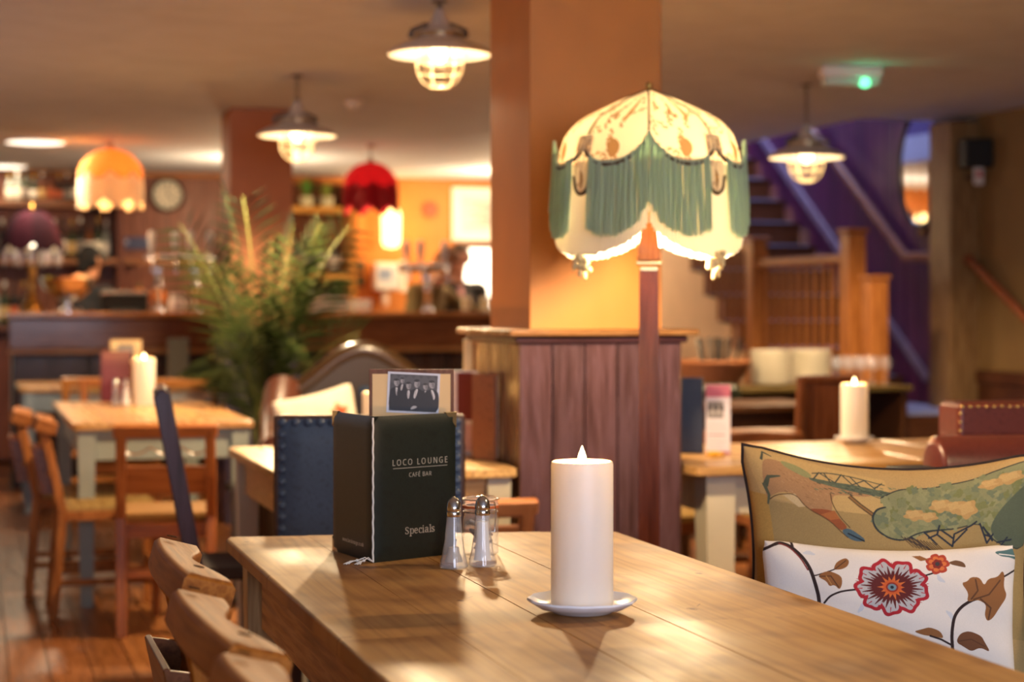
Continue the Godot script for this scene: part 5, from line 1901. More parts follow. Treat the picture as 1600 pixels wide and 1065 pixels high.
	# plates
	var pl := S().lathe(V2([0.0, 0.002, 0.07, 0.002, 0.075, 0.006, 0.115, 0.014, 0.12, 0.018, 0.117, 0.02, 0.075, 0.012, 0.0, 0.011]), 32).done()
	for st2 in 2:
		for k in 15:
			single("plate", pl, plain("e4dcc8", 0.3), "cream plate in the %s stack on the serving station, %s from the bottom" % [["left", "right"][st2], ["first", "second", "third", "fourth", "fifth", "sixth", "seventh", "eighth", "ninth", "tenth", "eleventh", "twelfth", "thirteenth", "fourteenth", "fifteenth"][k]], "plate", gp(4.31 + st2 * 0.245, 0.8355 + k * 0.0125, 9.2), 0.0, "stacked plates on the serving station")
	# glasses
	var ord := ["first", "second", "third", "fourth", "fifth", "sixth", "seventh", "eighth", "ninth", "tenth", "eleventh", "twelfth"]
	for k in 10:
		var g := thing("wine_glass", "clear stemmed glass on the serving station, %s of its cluster counted from the plates" % ord[k], "glass", gp(4.68 + (k % 5) * 0.075 + (k / 5) * 0.02, 0.8355, 9.3 - (k / 5) * 0.15), 0.0, "stemmed glasses on the serving station")
		wine_glass(g, 0.155, pane("eef4ff", 0.1, 0.03, 0.9))
	# dark green chair back in front of it
	var gc := thing("leather_chair", "dark green leather tub chair beyond the pink leaflet", "chair", gp(3.72, 0, 8.5), PHI + PI)
	var gl := leather("2a3020", 0.4)
	part("backrest", S().box(V(0, 0.66, 0.2), V(0.36, 0.42, 0.1), 0.04), gl, gc)
	part("seat", S().box(V(0, 0.42, 0), V(0.4, 0.1, 0.42), 0.04), gl, gc)
	for sx in [-1, 1]:
		for sz in [-1, 1]:
			part("leg", S().taper(V(sx * 0.16, 0, sz * 0.17), V(sx * 0.16, 0.38, sz * 0.17), 0.03, 0.04), dk, gc)
	# on the wall: oval mirror, speaker with its little sign, a framed picture at the edge
	var mp := bk(1426, 257, 12.2)
	var muw := uw(mp)
	var m := thing("oval_mirror", "tall oval mirror in a dark frame on the purple wall", "mirror", gp(6.27, 2.23, 10.96), PHI)
	var ring := []
	for i in 49:
		ring.append(V(0, sin(TAU * i / 48) * 0.4, cos(TAU * i / 48) * 0.3))
	part("frame", S().tube(ring, 0.022, 10, false), plain("1c1618", 0.3), m)
	var disc := []
	for i in 48:
		disc.append(V(-0.005, sin(TAU * i / 48) * 0.4, cos(TAU * i / 48) * 0.3))
	var ds := S()
	ds.face(disc)
	part("mirror_glass", ds, plain("e8e8f0", 0.03, 1.0), m)
	part("finial", S().ball(V(0, -0.44, 0), V(0.02, 0.035, 0.03), 10), plain("a88050", 0.3, 0.8), m)
	part("backing", S().box(V(0.02, 0, 0), V(0.016, 0.5, 0.3), 0.0), plain("3a2c28"), m)
	var sk := far(1524, 240, 11.55)
	var ks := thing("wall_speaker", "black loudspeaker on the timber post beside the tan wall", "speaker", sk, PHI - 0.2)
	part("cabinet", S().box(V(0, 0, 0), V(0.19, 0.185, 0.15), 0.012), plain("141210", 0.5), ks)
	part("grille", S().box(V(0, 0, 0.078), V(0.17, 0.165, 0.008), 0.003), plain("1c1a18", 0.8), ks)
	part("bracket", S().beam(V(0, 0, -0.06), V(0.06, 0.0, -0.3), 0.03, 0.03), plain("1a1816", 0.5), ks)
	var sgn := thing("small_sign", "small white and red sign below the loudspeaker", "sign", far(1529, 275, 11.5), PHI)
	part("panel", S().box(V(0, 0, 0), V(0.07, 0.11, 0.012), 0.003), plain("e0d8d0", 0.5), sgn)
	part("symbol", S().lathe(V2([0.022, 0.0, 0.022, 0.002, 0.0, 0.002]), 16, V(0, 0.012, 0.006), Basis(V(1, 0, 0), PI / 2)), plain("c03038", 0.5), sgn)
	part("fixing", S().box(V(0.0, 0.0, -0.1), V(0.02, 0.02, 0.2), 0.002), plain("3a2c20"), sgn)
	var pf := thing("picture_frame", "reddish framed picture on the tan wall, cut by the right edge of the photo", "picture", gp(6.27, 2.03, 9.5), PHI)
	part("frame", S().box(V(0, 0, 0), V(0.03, 0.34, 0.3), 0.008), wood("8a4034", "y", 0.4), pf)
	part("print", S().box(V(-0.014, 0, 0), V(0.008, 0.26, 0.22), 0.0), plain("b89080", 0.6), pf)
	# emergency light on the ceiling, smoke detector
	var ex := on(1329, 104, CEIL)
	var el := thing("emergency_light", "white emergency light box with a green glow on the ceiling", "light", ex, 0.12)
	part("housing", S().box(V(0, -0.03, 0), V(0.3, 0.06, 0.1), 0.012), plain("e8e0dc", 0.4), el)
	part("diffuser", S().box(V(0.0, -0.078, 0), V(0.28, 0.04, 0.085), 0.014), plain("cfe4d8", 0.3), el)
	var led := part("green_lamp", S().ball(V(0.06, -0.082, 0.03), V(0.03, 0.022, 0.022), 14), glow("50ffb0", 2.6), el)
	omni(V(0.06, -0.082, 0.03), "50ffb0", 0.05, 0.02, led)
	var sd := thing("smoke_detector", "round white smoke detector on the ceiling between two pendants", "detector", on(553, 158, CEIL), 0.0)
	part("base", S().lathe(V2([0.05, -0.014, 0.056, -0.01, 0.056, 0.0]), 28), plain("ece6dc", 0.5), sd)
	part("cover", S().lathe(V2([0.0, -0.045, 0.03, -0.042, 0.04, -0.03, 0.046, -0.014]), 28), plain("ece6dc", 0.5), sd)


func wine_glass(t: Node3D, h: float, m: Material) -> void:
	part("bowl", S().lathe(V2([0.003, h * 0.48, h * 0.16, h * 0.54, h * 0.23, h * 0.68, h * 0.22, h * 0.86, h * 0.19, h]), 16), m, t)
	part("stem", S().lathe(V2([h * 0.2, 0.0, h * 0.205, 0.002, h * 0.05, 0.008, 0.003, 0.016, 0.0028, h * 0.48]), 14), m, t)


# ---------- things on and behind the bar ----------

func bottle(label: String, at: Vector3, h: float, r: float, glass: Material, lab: Material, capm: Material, group: String) -> void:
	var t := thing("bottle", label, "bottle", at, rng.randf() * 0.6, group)
	part("glass_body", S().lathe(V2([0.0, 0.0, r * 0.96, 0.0, r, 0.008, r, h * 0.56, r * 0.92, h * 0.62, r * 0.42, h * 0.72, r * 0.34, h * 0.78, r * 0.33, h * 0.93, 0.0, h * 0.93]), 16), glass, t)
	part("label_band", S().lathe(V2([r * 1.0, h * 0.14, r * 1.02, h * 0.145, r * 1.02, h * 0.42, r * 1.0, h * 0.425]), 16), lab, t)
	part("cap", S().lathe(V2([r * 0.33, h * 0.86, r * 0.4, h * 0.87, r * 0.4, h * 0.995, r * 0.3, h, 0.0, h]), 12), capm, t)


func nth(k: int) -> String:
	return ["first", "second", "third", "fourth", "fifth", "sixth", "seventh", "eighth", "ninth", "tenth", "eleventh", "twelfth", "thirteenth", "fourteenth"][k]


func tap_tower(label: String, at: Vector3, cols: Array, bar_y: float, handles: Array, turn := PHI) -> void:
	var t := thing("beer_tap", label, "beer tap", at, turn)
	var ch := plain("e4e4ea", 0.1, 1.0)
	for x in cols:
		part("column", S().lathe(V2([0.0, 0.0, 0.05, 0.0, 0.052, 0.008, 0.042, 0.018, 0.028, 0.03, 0.028, bar_y * 0.45, 0.034, bar_y * 0.47, 0.034, bar_y * 0.5, 0.027, bar_y * 0.53, 0.027, bar_y, 0.034, bar_y + 0.015, 0.024, bar_y + 0.035, 0.0, bar_y + 0.04]), 20, V(x, 0, 0)), ch, t)
	var lo: float = handles[0]
	var hi: float = handles[-1]
	part("crossbar", S().tube([V(minf(lo, cols[0]) - 0.05, bar_y, 0), V(maxf(hi, cols[-1]) + 0.05, bar_y, 0)], 0.034, 14), ch, t)
	for x in handles:
		var sp := part("spout", S().tube([V(x, bar_y, 0.03), V(x, bar_y, 0.08), V(x, bar_y - 0.03, 0.1), V(x, bar_y - 0.09, 0.1)], 0.012, 8).ball(V(x, bar_y, 0.04), V(0.024, 0.024, 0.024), 12), ch, t)
		part("handle", S().lathe(V2([0.0, 0.03, 0.012, 0.03, 0.01, 0.06, 0.02, 0.09, 0.026, 0.17, 0.02, 0.205, 0.0, 0.21]), 14, V(x, bar_y, 0.02)), plain("a8a8b0", 0.3), sp)


func bar_things() -> void:
	var greens := plain("1e2c16", 0.12)
	var browns := plain("2c140a", 0.12)
	var clear := plain("8a9088", 0.1)
	var amber := plain("6a3410", 0.12)
	var black := plain("0e0c0e", 0.15)
	var gl := [greens, browns, clear, amber, black]
	var gn := ["dark green", "dark brown", "pale glass", "amber", "black"]
	var lb := [plain("e8e0cc", 0.6), plain("c8a468", 0.6), plain("b8582c", 0.6), plain("8a8078", 0.6), plain("e8e0d0", 0.6)]
	var ln := ["white", "tan", "orange", "grey", "cream"]
	var cp := [plain("b89040", 0.3, 0.6), plain("e0dcd4", 0.4), plain("201818", 0.4)]
	var seq := [[2, 0], [2, 0], [0, 3], [0, 4], [3, 1], [3, 2], [1, 2], [1, 3], [4, 4], [1, 1], [4, 0], [3, 4]]
	for k in 11:
		var px := 14.0 + k * 13.0
		var q: Array = seq[k]
		bottle("%s bottle with %s label, %s from the left on the top back-bar shelf" % [gn[q[0]], ln[q[1]], nth(k)], gp(gu(px, 15.5), 2.1555, 15.5), 0.225 + 0.02 * (k % 3), 0.03, gl[q[0]], lb[q[1]], cp[k % 3], "bottles on the top back-bar shelf")
	for k in 13:
		var px := 3.0 + k * 13.6
		var c: int = [4, 1, 0, 4, 1, 4, 0, 1, 0, 4, 3, 0, 2][k]
		var l: int = [3, 0, 3, 4, 3, 0, 0, 4, 1, 3, 4, 0, 4][k]
		bottle("%s bottle with %s label, %s from the left on the middle back-bar shelf" % [gn[c], ln[l], nth(k)], gp(gu(px, 15.5), 1.6805, 15.5), 0.33 + 0.02 * (k % 2), 0.033, gl[c], lb[l], cp[(k + 1) % 3], "bottles on the middle back-bar shelf")
	for k in 5:
		var px := -8.0 + k * 15.0
		var c: int = [2, 0, 4, 1, 2][k]
		bottle("%s bottle on the back-bar counter, %s from the left" % [gn[c], nth(k)], gp(gu(px, 15.3), 1.1255, 15.3), 0.36, 0.037, gl[c], lb[k], cp[k % 3], "bottles on the back-bar counter")
	# clock and blue sign
	var ck := thing("wall_clock", "round wall clock with pale face and black rim on the dark back bar", "clock", gp(gu(262, 15.72), bk(262, 304, 15.72).y, 15.755))
	var r := 0.125
	part("rim", S().lathe(V2([r + 0.025, 0.0, r + 0.025, 0.03, r + 0.015, 0.045, r, 0.04, r, 0.02]), 40, Vector3.ZERO, Basis(V(1, 0, 0), PI / 2)), plain("14100e", 0.35), ck)
	part("dial", S().lathe(V2([r + 0.004, 0.0, r + 0.004, 0.02, 0.0, 0.021]), 40, Vector3.ZERO, Basis(V(1, 0, 0), PI / 2)), plain("cfc6b0", 0.5), ck)
	for k in 12:
		var a := TAU * k / 12
		part("hour_mark", S().box(V(sin(a) * 0.098, cos(a) * 0.098, 0.023), V(0.01, 0.028, 0.003), 0.0, Basis(V(0, 0, 1), -a)), plain("1a1614", 0.5), ck)
	part("hour_hand", S().box(V(0.022, -0.018, 0.026), V(0.012, 0.07, 0.003), 0.0, Basis(V(0, 0, 1), 0.9)), plain("1a1614", 0.5), ck)
	part("minute_hand", S().box(V(0.0, 0.04, 0.029), V(0.008, 0.1, 0.003), 0.0, Basis(V(0, 0, 1), 0.1)), plain("1a1614", 0.5), ck)
	var bs := thing("wall_sign", "small dark blue sign with a pale spot under the clock", "sign", gp(gu(216, 15.74), bk(216, 380, 15.74).y, 15.745))
	part("panel", S().box(V(0, 0, 0), V(0.25, 0.11, 0.02), 0.006), plain("28305c", 0.45), bs)
	part("spot", S().lathe(V2([0.02, 0.0, 0.02, 0.003, 0.0, 0.003]), 16, V(-0.1, 0.01, 0.01), Basis(V(1, 0, 0), PI / 2)), plain("9a98b0", 0.4), bs)
	# table lamp with dark plum shade and crystal drops, standing on the bar
	var top := 1.2355
	var tl := thing("table_lamp", "brass table lamp with dark plum beaded shade and crystal drops on the bar", "lamp", gp(gu(50, 13.15), top, 13.15))
	var brass := plain("b8904c", 0.28, 0.9)
	part("stem", S().lathe(V2([0.0, 0.0, 0.085, 0.0, 0.09, 0.01, 0.07, 0.03, 0.06, 0.07, 0.035, 0.085, 0.045, 0.1, 0.03, 0.115, 0.026, 0.14, 0.036, 0.15, 0.026, 0.16, 0.024, 0.3, 0.03, 0.31, 0.018, 0.33, 0.014, 0.42, 0.0, 0.42]), 24), brass, tl)
	var plum := plain("200a16", 0.9, 0.0, 0.2)
	for k in 8:
		var rows := []
		for j in 7:
			var q := float(j) / 6
			var a := (k + q) * TAU / 8
			var row := PackedVector3Array()
			for i in 8:
				var s := float(i) / 7
				var rr := 0.215 * (0.12 + 0.9 * pow(s, 0.65)) * (1 + 0.07 * sin(PI * q))
				row.append(V(sin(a) * rr, 0.72 - 0.22 * s * s * (0.85 + 0.25 * sin(PI * q)) - 0.05 * s, cos(a) * rr))
			rows.append(row)
		part("shade_panel", S().grid(rows), [plum, plain("2c0c1a", 0.9, 0.0, 0.2)][k % 2], tl)
	part("finial", S().lathe(V2([0.0, 0.71, 0.014, 0.715, 0.01, 0.74, 0.014, 0.75, 0.0, 0.77]), 12), brass, tl)
	part("shade_stem", S().tube([V(0, 0.41, 0), V(0, 0.72, 0)], 0.006, 8), brass, tl)
	for k in 16:
		var a := TAU * k / 16
		var rr := 0.2 if k % 2 else 0.12
		part("crystal_drop", S().lathe(V2([0.0, -0.14, 0.014, -0.115, 0.022, -0.08, 0.014, -0.03, 0.003, 0.0]), 8, V(sin(a) * rr, 0.46, cos(a) * rr)), plain("e4e0e4", 0.1, 0.3), tl)
	var bb := part("bulb", S().ball(V(0, 0.5, 0), V(0.03, 0.04, 0.03), 12), glow("fff0d0", 5.0), tl)
	omni(V(0, 0.5, 0), WARM, 0.05, 0.03, bb)
	# silver fruit bowl with lemons and oranges
	var fc := gp(gu(106, 13.2), top, 13.2)
	var fb := thing("fruit_bowl", "footed silver fruit bowl on the bar beside the plum lamp", "bowl", fc)
	part("bowl", S().lathe(V2([0.0, 0.0, 0.1, 0.0, 0.1, 0.01, 0.05, 0.02, 0.025, 0.04, 0.025, 0.07, 0.06, 0.085, 0.12, 0.12, 0.17, 0.17, 0.195, 0.235, 0.2, 0.24, 0.195, 0.243, 0.16, 0.18, 0.1, 0.13, 0.0, 0.11]), 40), plain("d0c8c0", 0.12, 1.0), fb)
	for k in 4:
		part("ball_foot", S().ball(V(sin(TAU * k / 4 + 0.4) * 0.09, 0.015, cos(TAU * k / 4 + 0.4) * 0.09), V(0.016, 0.016, 0.016), 10), plain("d0c8c0", 0.12, 1.0), fb)
	var fn := [["yellow green apple at the left rim of the silver fruit bowl", "b8b030", -0.13, 0.02, 0.0], ["orange lying in the middle of the silver fruit bowl", "c8742c", 0.02, 0.05, 0.0], ["peach behind the middle of the silver fruit bowl", "d08a54", 0.06, -0.06, 0.02], ["pale lemon at the right of the silver fruit bowl", "d8cc90", 0.125, 0.03, 0.0], ["small orange at the back left of the silver fruit bowl", "c06a28", -0.05, -0.06, 0.0]]
	for d in fn:
		single("fruit", S().ball(Vector3.ZERO, V(0.042, 0.04, 0.042), 14), plain(d[1], 0.4), d[0], "fruit", fc + V(d[2], 0.215 + d[4], d[3]), 0.0, "fruit in the silver bowl")
	# till
	var ti := thing("till", "black till screen with silver edge standing on the bar", "till", gp(gu(195, 13.2), top, 13.2))
	part("screen", S().box(V(0, 0.065, 0), V(0.33, 0.13, 0.05), 0.008, Basis(V(1, 0, 0), -0.2)), plain("0c0c0c", 0.25), ti)
	part("top_edge", S().box(V(0, 0.135, -0.012), V(0.34, 0.025, 0.07), 0.008, Basis(V(1, 0, 0), -0.2)), plain("a8a49c", 0.25, 0.7), ti)
	part("foot", S().box(V(0, 0.01, 0), V(0.2, 0.02, 0.16), 0.005), plain("181818", 0.4), ti)
	# pumpkins behind
	for d in [[217.0, 0.06], [247.0, 0.065]]:
		var pk := S().ball(V(0, 0.07, 0), V(0.072, 0.07, 0.072), 24)
		for i in pk.v.size():
			var q := pk.v[i]
			var k: float = 1.0 + 0.06 * cos(atan2(q.x, q.z) * 9)
			pk.v[i] = V(q.x * k, q.y, q.z * k)
		var pt := thing("pumpkin", "orange pumpkin behind the till, %s of two" % ("left" if d[0] < 230 else "right"), "pumpkin", gp(gu(d[0], 15.3), 1.287, 15.3))
		part("flesh", pk, plain("c86410", 0.45), pt)
		part("stalk", S().tube([V(0, 0.14, 0), V(0.005, 0.165, 0), V(0.015, 0.18, 0)], 0.01, 6), plain("6a6a30", 0.7), pt)
	single("wooden_crate", S().box(V(0, 0.08, 0), V(0.32, 0.158, 0.24), 0.006), wood("7a4a26", "x"), "wooden crate under the two pumpkins on the back counter", "crate", gp(gu(232, 15.3), 1.1265, 15.3))
	# taps
	tap_tower("tall chrome beer tap tower with two columns behind the palm's left fronds", gp(gu(284, 13.2), top, 13.2), [-0.17, 0.1], 0.38, [-0.22, -0.05, 0.06, 0.2])
	tap_tower("chrome T shaped beer tap in front of the bending barman", gp(gu(668, 13.2), top, 13.2), [0.0], 0.33, [-0.17, -0.06, 0.13])
	var wj := thing("milk_jug", "white jug standing on the bar between the chrome columns", "jug", gp(gu(276, 13.0), top, 13.0))
	part("body", S().lathe(V2([0.0, 0.0, 0.05, 0.0, 0.056, 0.01, 0.058, 0.07, 0.045, 0.11, 0.048, 0.135, 0.044, 0.135, 0.04, 0.11]), 24), plain("e4e0dc", 0.3), wj)
	part("handle", S().tube([V(0.045, 0.11, 0), V(0.08, 0.1, 0), V(0.085, 0.06, 0), V(0.055, 0.03, 0)], 0.007, 8), plain("e4e0dc", 0.3), wj)
	# cups stacked on the bar
	var cup := S().lathe(V2([0.0, 0.002, 0.025, 0.002, 0.027, 0.006, 0.036, 0.03, 0.04, 0.055, 0.038, 0.055, 0.033, 0.03, 0.0, 0.008]), 20).done()
	for k in 10:
		single("cup", cup, plain("e8e2d8", 0.3), "white cup on the bar beside the palm, %s row, %s from the left" % ["lower" if k < 5 else "upper", nth(k % 5)], "cup", gp(gu(491 + (k % 5) * 11.5, 13.2), top + (0.0 if k < 5 else 0.0555), 13.2), 0.0, "white cups stacked on the bar")
	for k in 4:
		var g := thing("tumbler", "clear tumbler right of the white cups, %s from the left" % nth(k), "glass", gp(gu(549 + k * 8.5, 13.25), top, 13.25), 0.0, "tumblers on the bar")
		part("glass_body", S().lathe(V2([0.0, 0.002, 0.024, 0.002, 0.026, 0.006, 0.03, 0.095, 0.028, 0.095, 0.024, 0.012, 0.0, 0.012]), 16), pane("f4f0e8", 0.25), g)
	for d in [[728.0, "pint glass of pale drink on the bar, left of two by the pillar"], [759.0, "pint glass of pale drink on the bar, right of two by the pillar"]]:
		var g := thing("pint_glass", d[1], "glass", gp(gu(d[0], 13.15), top, 13.15), 0.0)
		part("glass_body", S().lathe(V2([0.0, 0.002, 0.03, 0.002, 0.032, 0.008, 0.042, 0.12, 0.04, 0.12, 0.029, 0.012]), 20), pane("fff8e8", 0.2), g)
		part("drink", S().lathe(V2([0.0, 0.013, 0.028, 0.013, 0.037, 0.1, 0.0, 0.1]), 20), plain("f0e0a8", 0.3), g)
	# shelves right of the far pillar
	var y1 := bk(500, 328, 15.5).y + 0.0305
	for d in [[479.0, 0.2, "5a8a34"], [511.0, 0.14, "8a9a40"]]:
		var pp := thing("potted_plant", "small green plant in a pale pot on the upper shelf, %s" % {479.0: "left of two", 511.0: "right of two"}[d[0]], "plant", gp(gu(d[0], 15.55), y1, 15.55), 0.0)
		part("pot", S().lathe(V2([0.0, 0.0, 0.05, 0.0, 0.065, 0.08, 0.068, 0.085, 0.06, 0.085, 0.055, 0.075, 0.0, 0.075]), 20), plain("b8b08c", 0.5), pp)
		for k in 16:
			var a := k * 2.4
			var o: float = 0.25 + 0.04 * k
			var tip := V(sin(a) * 0.07 * o * 1.6, 0.08 + d[1] * (1.0 - 0.4 * o), cos(a) * 0.07 * o * 1.6)
			var m := V(tip.x * 0.7, 0.05 + tip.y * 0.6, tip.z * 0.7)
			var ac := V(cos(a), 0, -sin(a)) * 0.016
			part("leaf", leaf(V(0, 0.07, 0), m, tip, ac), cloth(d[2], 0.3), pp)
	var y2 := bk(500, 431, 15.5).y + 0.0305
	for k in 6:
		var g := thing("wine_glass", "stemmed glass on the lower shelf right of the far pillar, %s from the left" % nth(k), "glass", gp(gu(459 + k * 14, 15.55), y2, 15.55), 0.0, "stemmed glasses on the lower shelf")
		wine_glass(g, 0.165, pane("fff4e4", 0.12, 0.02))
	var bk2 := ["dark", "green", "brown", "dark"]
	for k in 4:
		bottle("%s bottle standing behind the stemmed glasses, %s from the left" % [bk2[k], nth(k)], gp(gu(462 + k * 20, 15.72), y2, 15.72), 0.33, 0.034, [black, greens, browns, black][k], lb[(k + 2) % 5], cp[k % 3], "bottles behind the stemmed glasses")
	for k in 6:
		bottle("%s bottle on the back counter behind the palm, %s from the left" % [["dark green", "amber", "dark brown", "black", "pale glass", "dark green"][k], nth(k)], gp(gu(456 + k * 14.0, 15.4), 1.1055, 15.4), 0.32, 0.036, [greens, amber, browns, black, clear, greens][k], lb[(k * 2) % 5], cp[(k + 2) % 3], "bottles behind the palm")
	# dispenser, notices, picture, red sign on the orange wall
	var dp := thing("dispenser", "white and steel dispenser on the orange wall under the tube light", "dispenser", gp(gu(602, 15.72), bk(602, 432, 15.72).y, 15.72))
	part("body", S().box(V(0, 0, 0), V(0.22, 0.25, 0.18), 0.02), plain("d8d4d0", 0.3), dp)
	part("window", S().box(V(-0.02, 0.02, 0.092), V(0.12, 0.1, 0.006), 0.003), plain("8a98b0", 0.15), dp)
	part("spout", S().lathe(V2([0.0, -0.26, 0.028, -0.255, 0.034, -0.2, 0.03, -0.12, 0.0, -0.12]), 16), plain("e0c8b0", 0.3), dp)
	part("tube", S().lathe(V2([0.0, -0.14, 0.03, -0.135, 0.035, 0.0, 0.035, 0.14, 0.0, 0.145]), 16, V(0.15, 0.0, 0.05)), plain("f0e8d8", 0.35), dp)
	for k in 2:
		single("notice", S().box(Vector3.ZERO, V(0.12, 0.1, 0.012), 0.002), plain(["5a4628", "40351f"][k], 0.6), "dark notice on the orange wall left of the dispenser, %s of two" % ["upper", "lower"][k], "notice", gp(gu(560, 15.83), bk(560, 415 + k * 24, 15.83).y, 15.842))
	var pa := bk(707, 292, 15.8)
	var pb := bk(800, 377, 15.8)
	var pic := thing("framed_picture", "large white framed picture on the orange wall partly behind the near pillar", "picture", gp((uw(pa).x + uw(pb).x) / 2, (pa.y + pb.y) / 2, 15.82))
	var pw := uw(pb).x - uw(pa).x
	part("frame", S().box(V(0, 0, 0), V(pw, pa.y - pb.y, 0.03), 0.006), plain("f4ecdc", 0.5), pic)
	var im := Image.create(160, 128, false, Image.FORMAT_RGB8)
	im.fill(C("d8d0c4"))
	for k in 24:
		line(im, [Vector2(20 + (k * 37) % 90, 24 + k * 3.6), Vector2(70 + (k * 53) % 80, 22 + k * 3.6)], 4, C(["a8a098", "8c847c", "c0b8b0"][k % 3]))
	var f := S()
	f.face([V(-pw * 0.36, -0.17, 0.0165), V(pw * 0.36, -0.17, 0.0165), V(pw * 0.36, 0.17, 0.0165), V(-pw * 0.36, 0.17, 0.0165)], [Vector2(0, 1), Vector2(1, 1), Vector2(1, 0), Vector2(0, 0)])
	part("print", f, picture("greyprint", im, 0.5), pic)
	single("round_sign", S().lathe(V2([0.0, 0.0, 0.075, 0.0, 0.078, 0.008, 0.07, 0.014, 0.0, 0.014]), 28, Vector3.ZERO, Basis(V(1, 0, 0), PI / 2)), plain("d8502c", 0.5), "small round red sign on the orange wall beside the red shade", "sign", gp(gu(671, 15.84), bk(671, 327, 15.84).y, 15.848))


func leaf(a: Vector3, m: Vector3, tip: Vector3, ac: Vector3) -> Shape:
	var s := S()
	s.face([a, m + ac, tip, m + V(0, 0.006, 0)])
	s.face([a, m + V(0, 0.006, 0), tip, m - ac])
	return s


# ---------- people ----------

func nets(bones: Array, k: float, c: float) -> Shape:  # smooth skin over tapered capsules [a, b, ra, rb]
	var lo := Vector3.ONE * 1e9
	var hi := -lo
	for b in bones:
		var r := maxf(b[2], b[3]) + c * 2
		for e in [b[0], b[1]]:
			lo = lo.min(e - Vector3.ONE * r)
			hi = hi.max(e + Vector3.ONE * r)
	var nx := int((hi.x - lo.x) / c) + 2
	var ny := int((hi.y - lo.y) / c) + 2
	var nz := int((hi.z - lo.z) / c) + 2
	var f := PackedFloat32Array()
	f.resize(nx * ny * nz)
	f.fill(0.5)
	for b in bones:
		var a: Vector3 = b[0]
		var d: Vector3 = b[1] - b[0]
		var dd := maxf(d.length_squared(), 1e-9)
		var ra: float = b[2]
		var rb: float = b[3]
		var m := maxf(ra, rb) + k + c * 2
		var l: Vector3 = ((a.min(b[1]) - Vector3.ONE * m - lo) / c).max(Vector3.ZERO)
		var h: Vector3 = ((a.max(b[1]) + Vector3.ONE * m - lo) / c).min(V(nx - 1, ny - 1, nz - 1))
		for z in range(int(l.z), int(h.z) + 1):
			for y in range(int(l.y), int(h.y) + 1):
				var at := (z * ny + y) * nx
				for x in range(int(l.x), int(h.x) + 1):
					var p := lo + V(x, y, z) * c - a
					var s := clampf(p.dot(d) / dd, 0.0, 1.0)
					var v := (p - d * s).length() - lerpf(ra, rb, s)
					var o := f[at + x]
					var q := maxf(k - absf(v - o), 0.0)
					f[at + x] = minf(v, o) - q * q * 0.25 / k
	var id := PackedInt32Array()
	id.resize(nx * ny * nz)
	id.fill(-1)
	var out := S()
	var off := [0, 1, nx, nx + 1, nx * ny, nx * ny + 1, nx * ny + nx, nx * ny + nx + 1]
	var pairs := [[0, 1], [2, 3], [4, 5], [6, 7], [0, 2], [1, 3], [4, 6], [5, 7], [0, 4], [1, 5], [2, 6], [3, 7]]
	for z in nz - 1:
		for y in ny - 1:
			for x in nx - 1:
				var at := (z * ny + y) * nx + x
				var n_in := 0
				for o in 8:
					if f[at + off[o]] < 0.0:
						n_in += 1
				if n_in == 0 or n_in == 8:
					continue
				var sum := Vector3.ZERO
				var cnt := 0
				for e in pairs:
					var v0 := f[at + off[e[0]]]
					var v1 := f[at + off[e[1]]]
					if (v0 < 0.0) != (v1 < 0.0):
						var s := v0 / (v0 - v1)
						var p0 := V(e[0] & 1, (e[0] >> 1) & 1, e[0] >> 2)
						var p1 := V(e[1] & 1, (e[1] >> 1) & 1, e[1] >> 2)
						sum += p0.lerp(p1, s)
						cnt += 1
				var g := V(f[at + 1] - f[at] + f[at + off[7]] - f[at + off[6]], f[at + nx] - f[at] + f[at + off[7]] - f[at + off[5]], f[at + off[4]] - f[at] + f[at + off[7]] - f[at + off[3]])
				id[at] = out.vert(lo + (V(x, y, z) + sum / cnt) * c, g.normalized())
	for z in range(1, nz - 1):
		for y in range(1, ny - 1):
			for x in range(1, nx - 1):
				var at := (z * ny + y) * nx + x
				var s0 := f[at] < 0.0
				for ax in 3:
					var st: int = [1, nx, nx * ny][ax]
					if s0 != (f[at + st] < 0.0):
						var s1: int = [nx, nx * ny, 1][ax]
						var s2: int = [nx * ny, 1, nx][ax]
						var q := [id[at - s1 - s2], id[at - s2], id[at], id[at - s1]]
						if q.min() < 0:
							continue
						if s0:
							out.quad(q[0], q[1], q[2], q[3])
						else:
							out.quad(q[3], q[2], q[1], q[0])
	return out


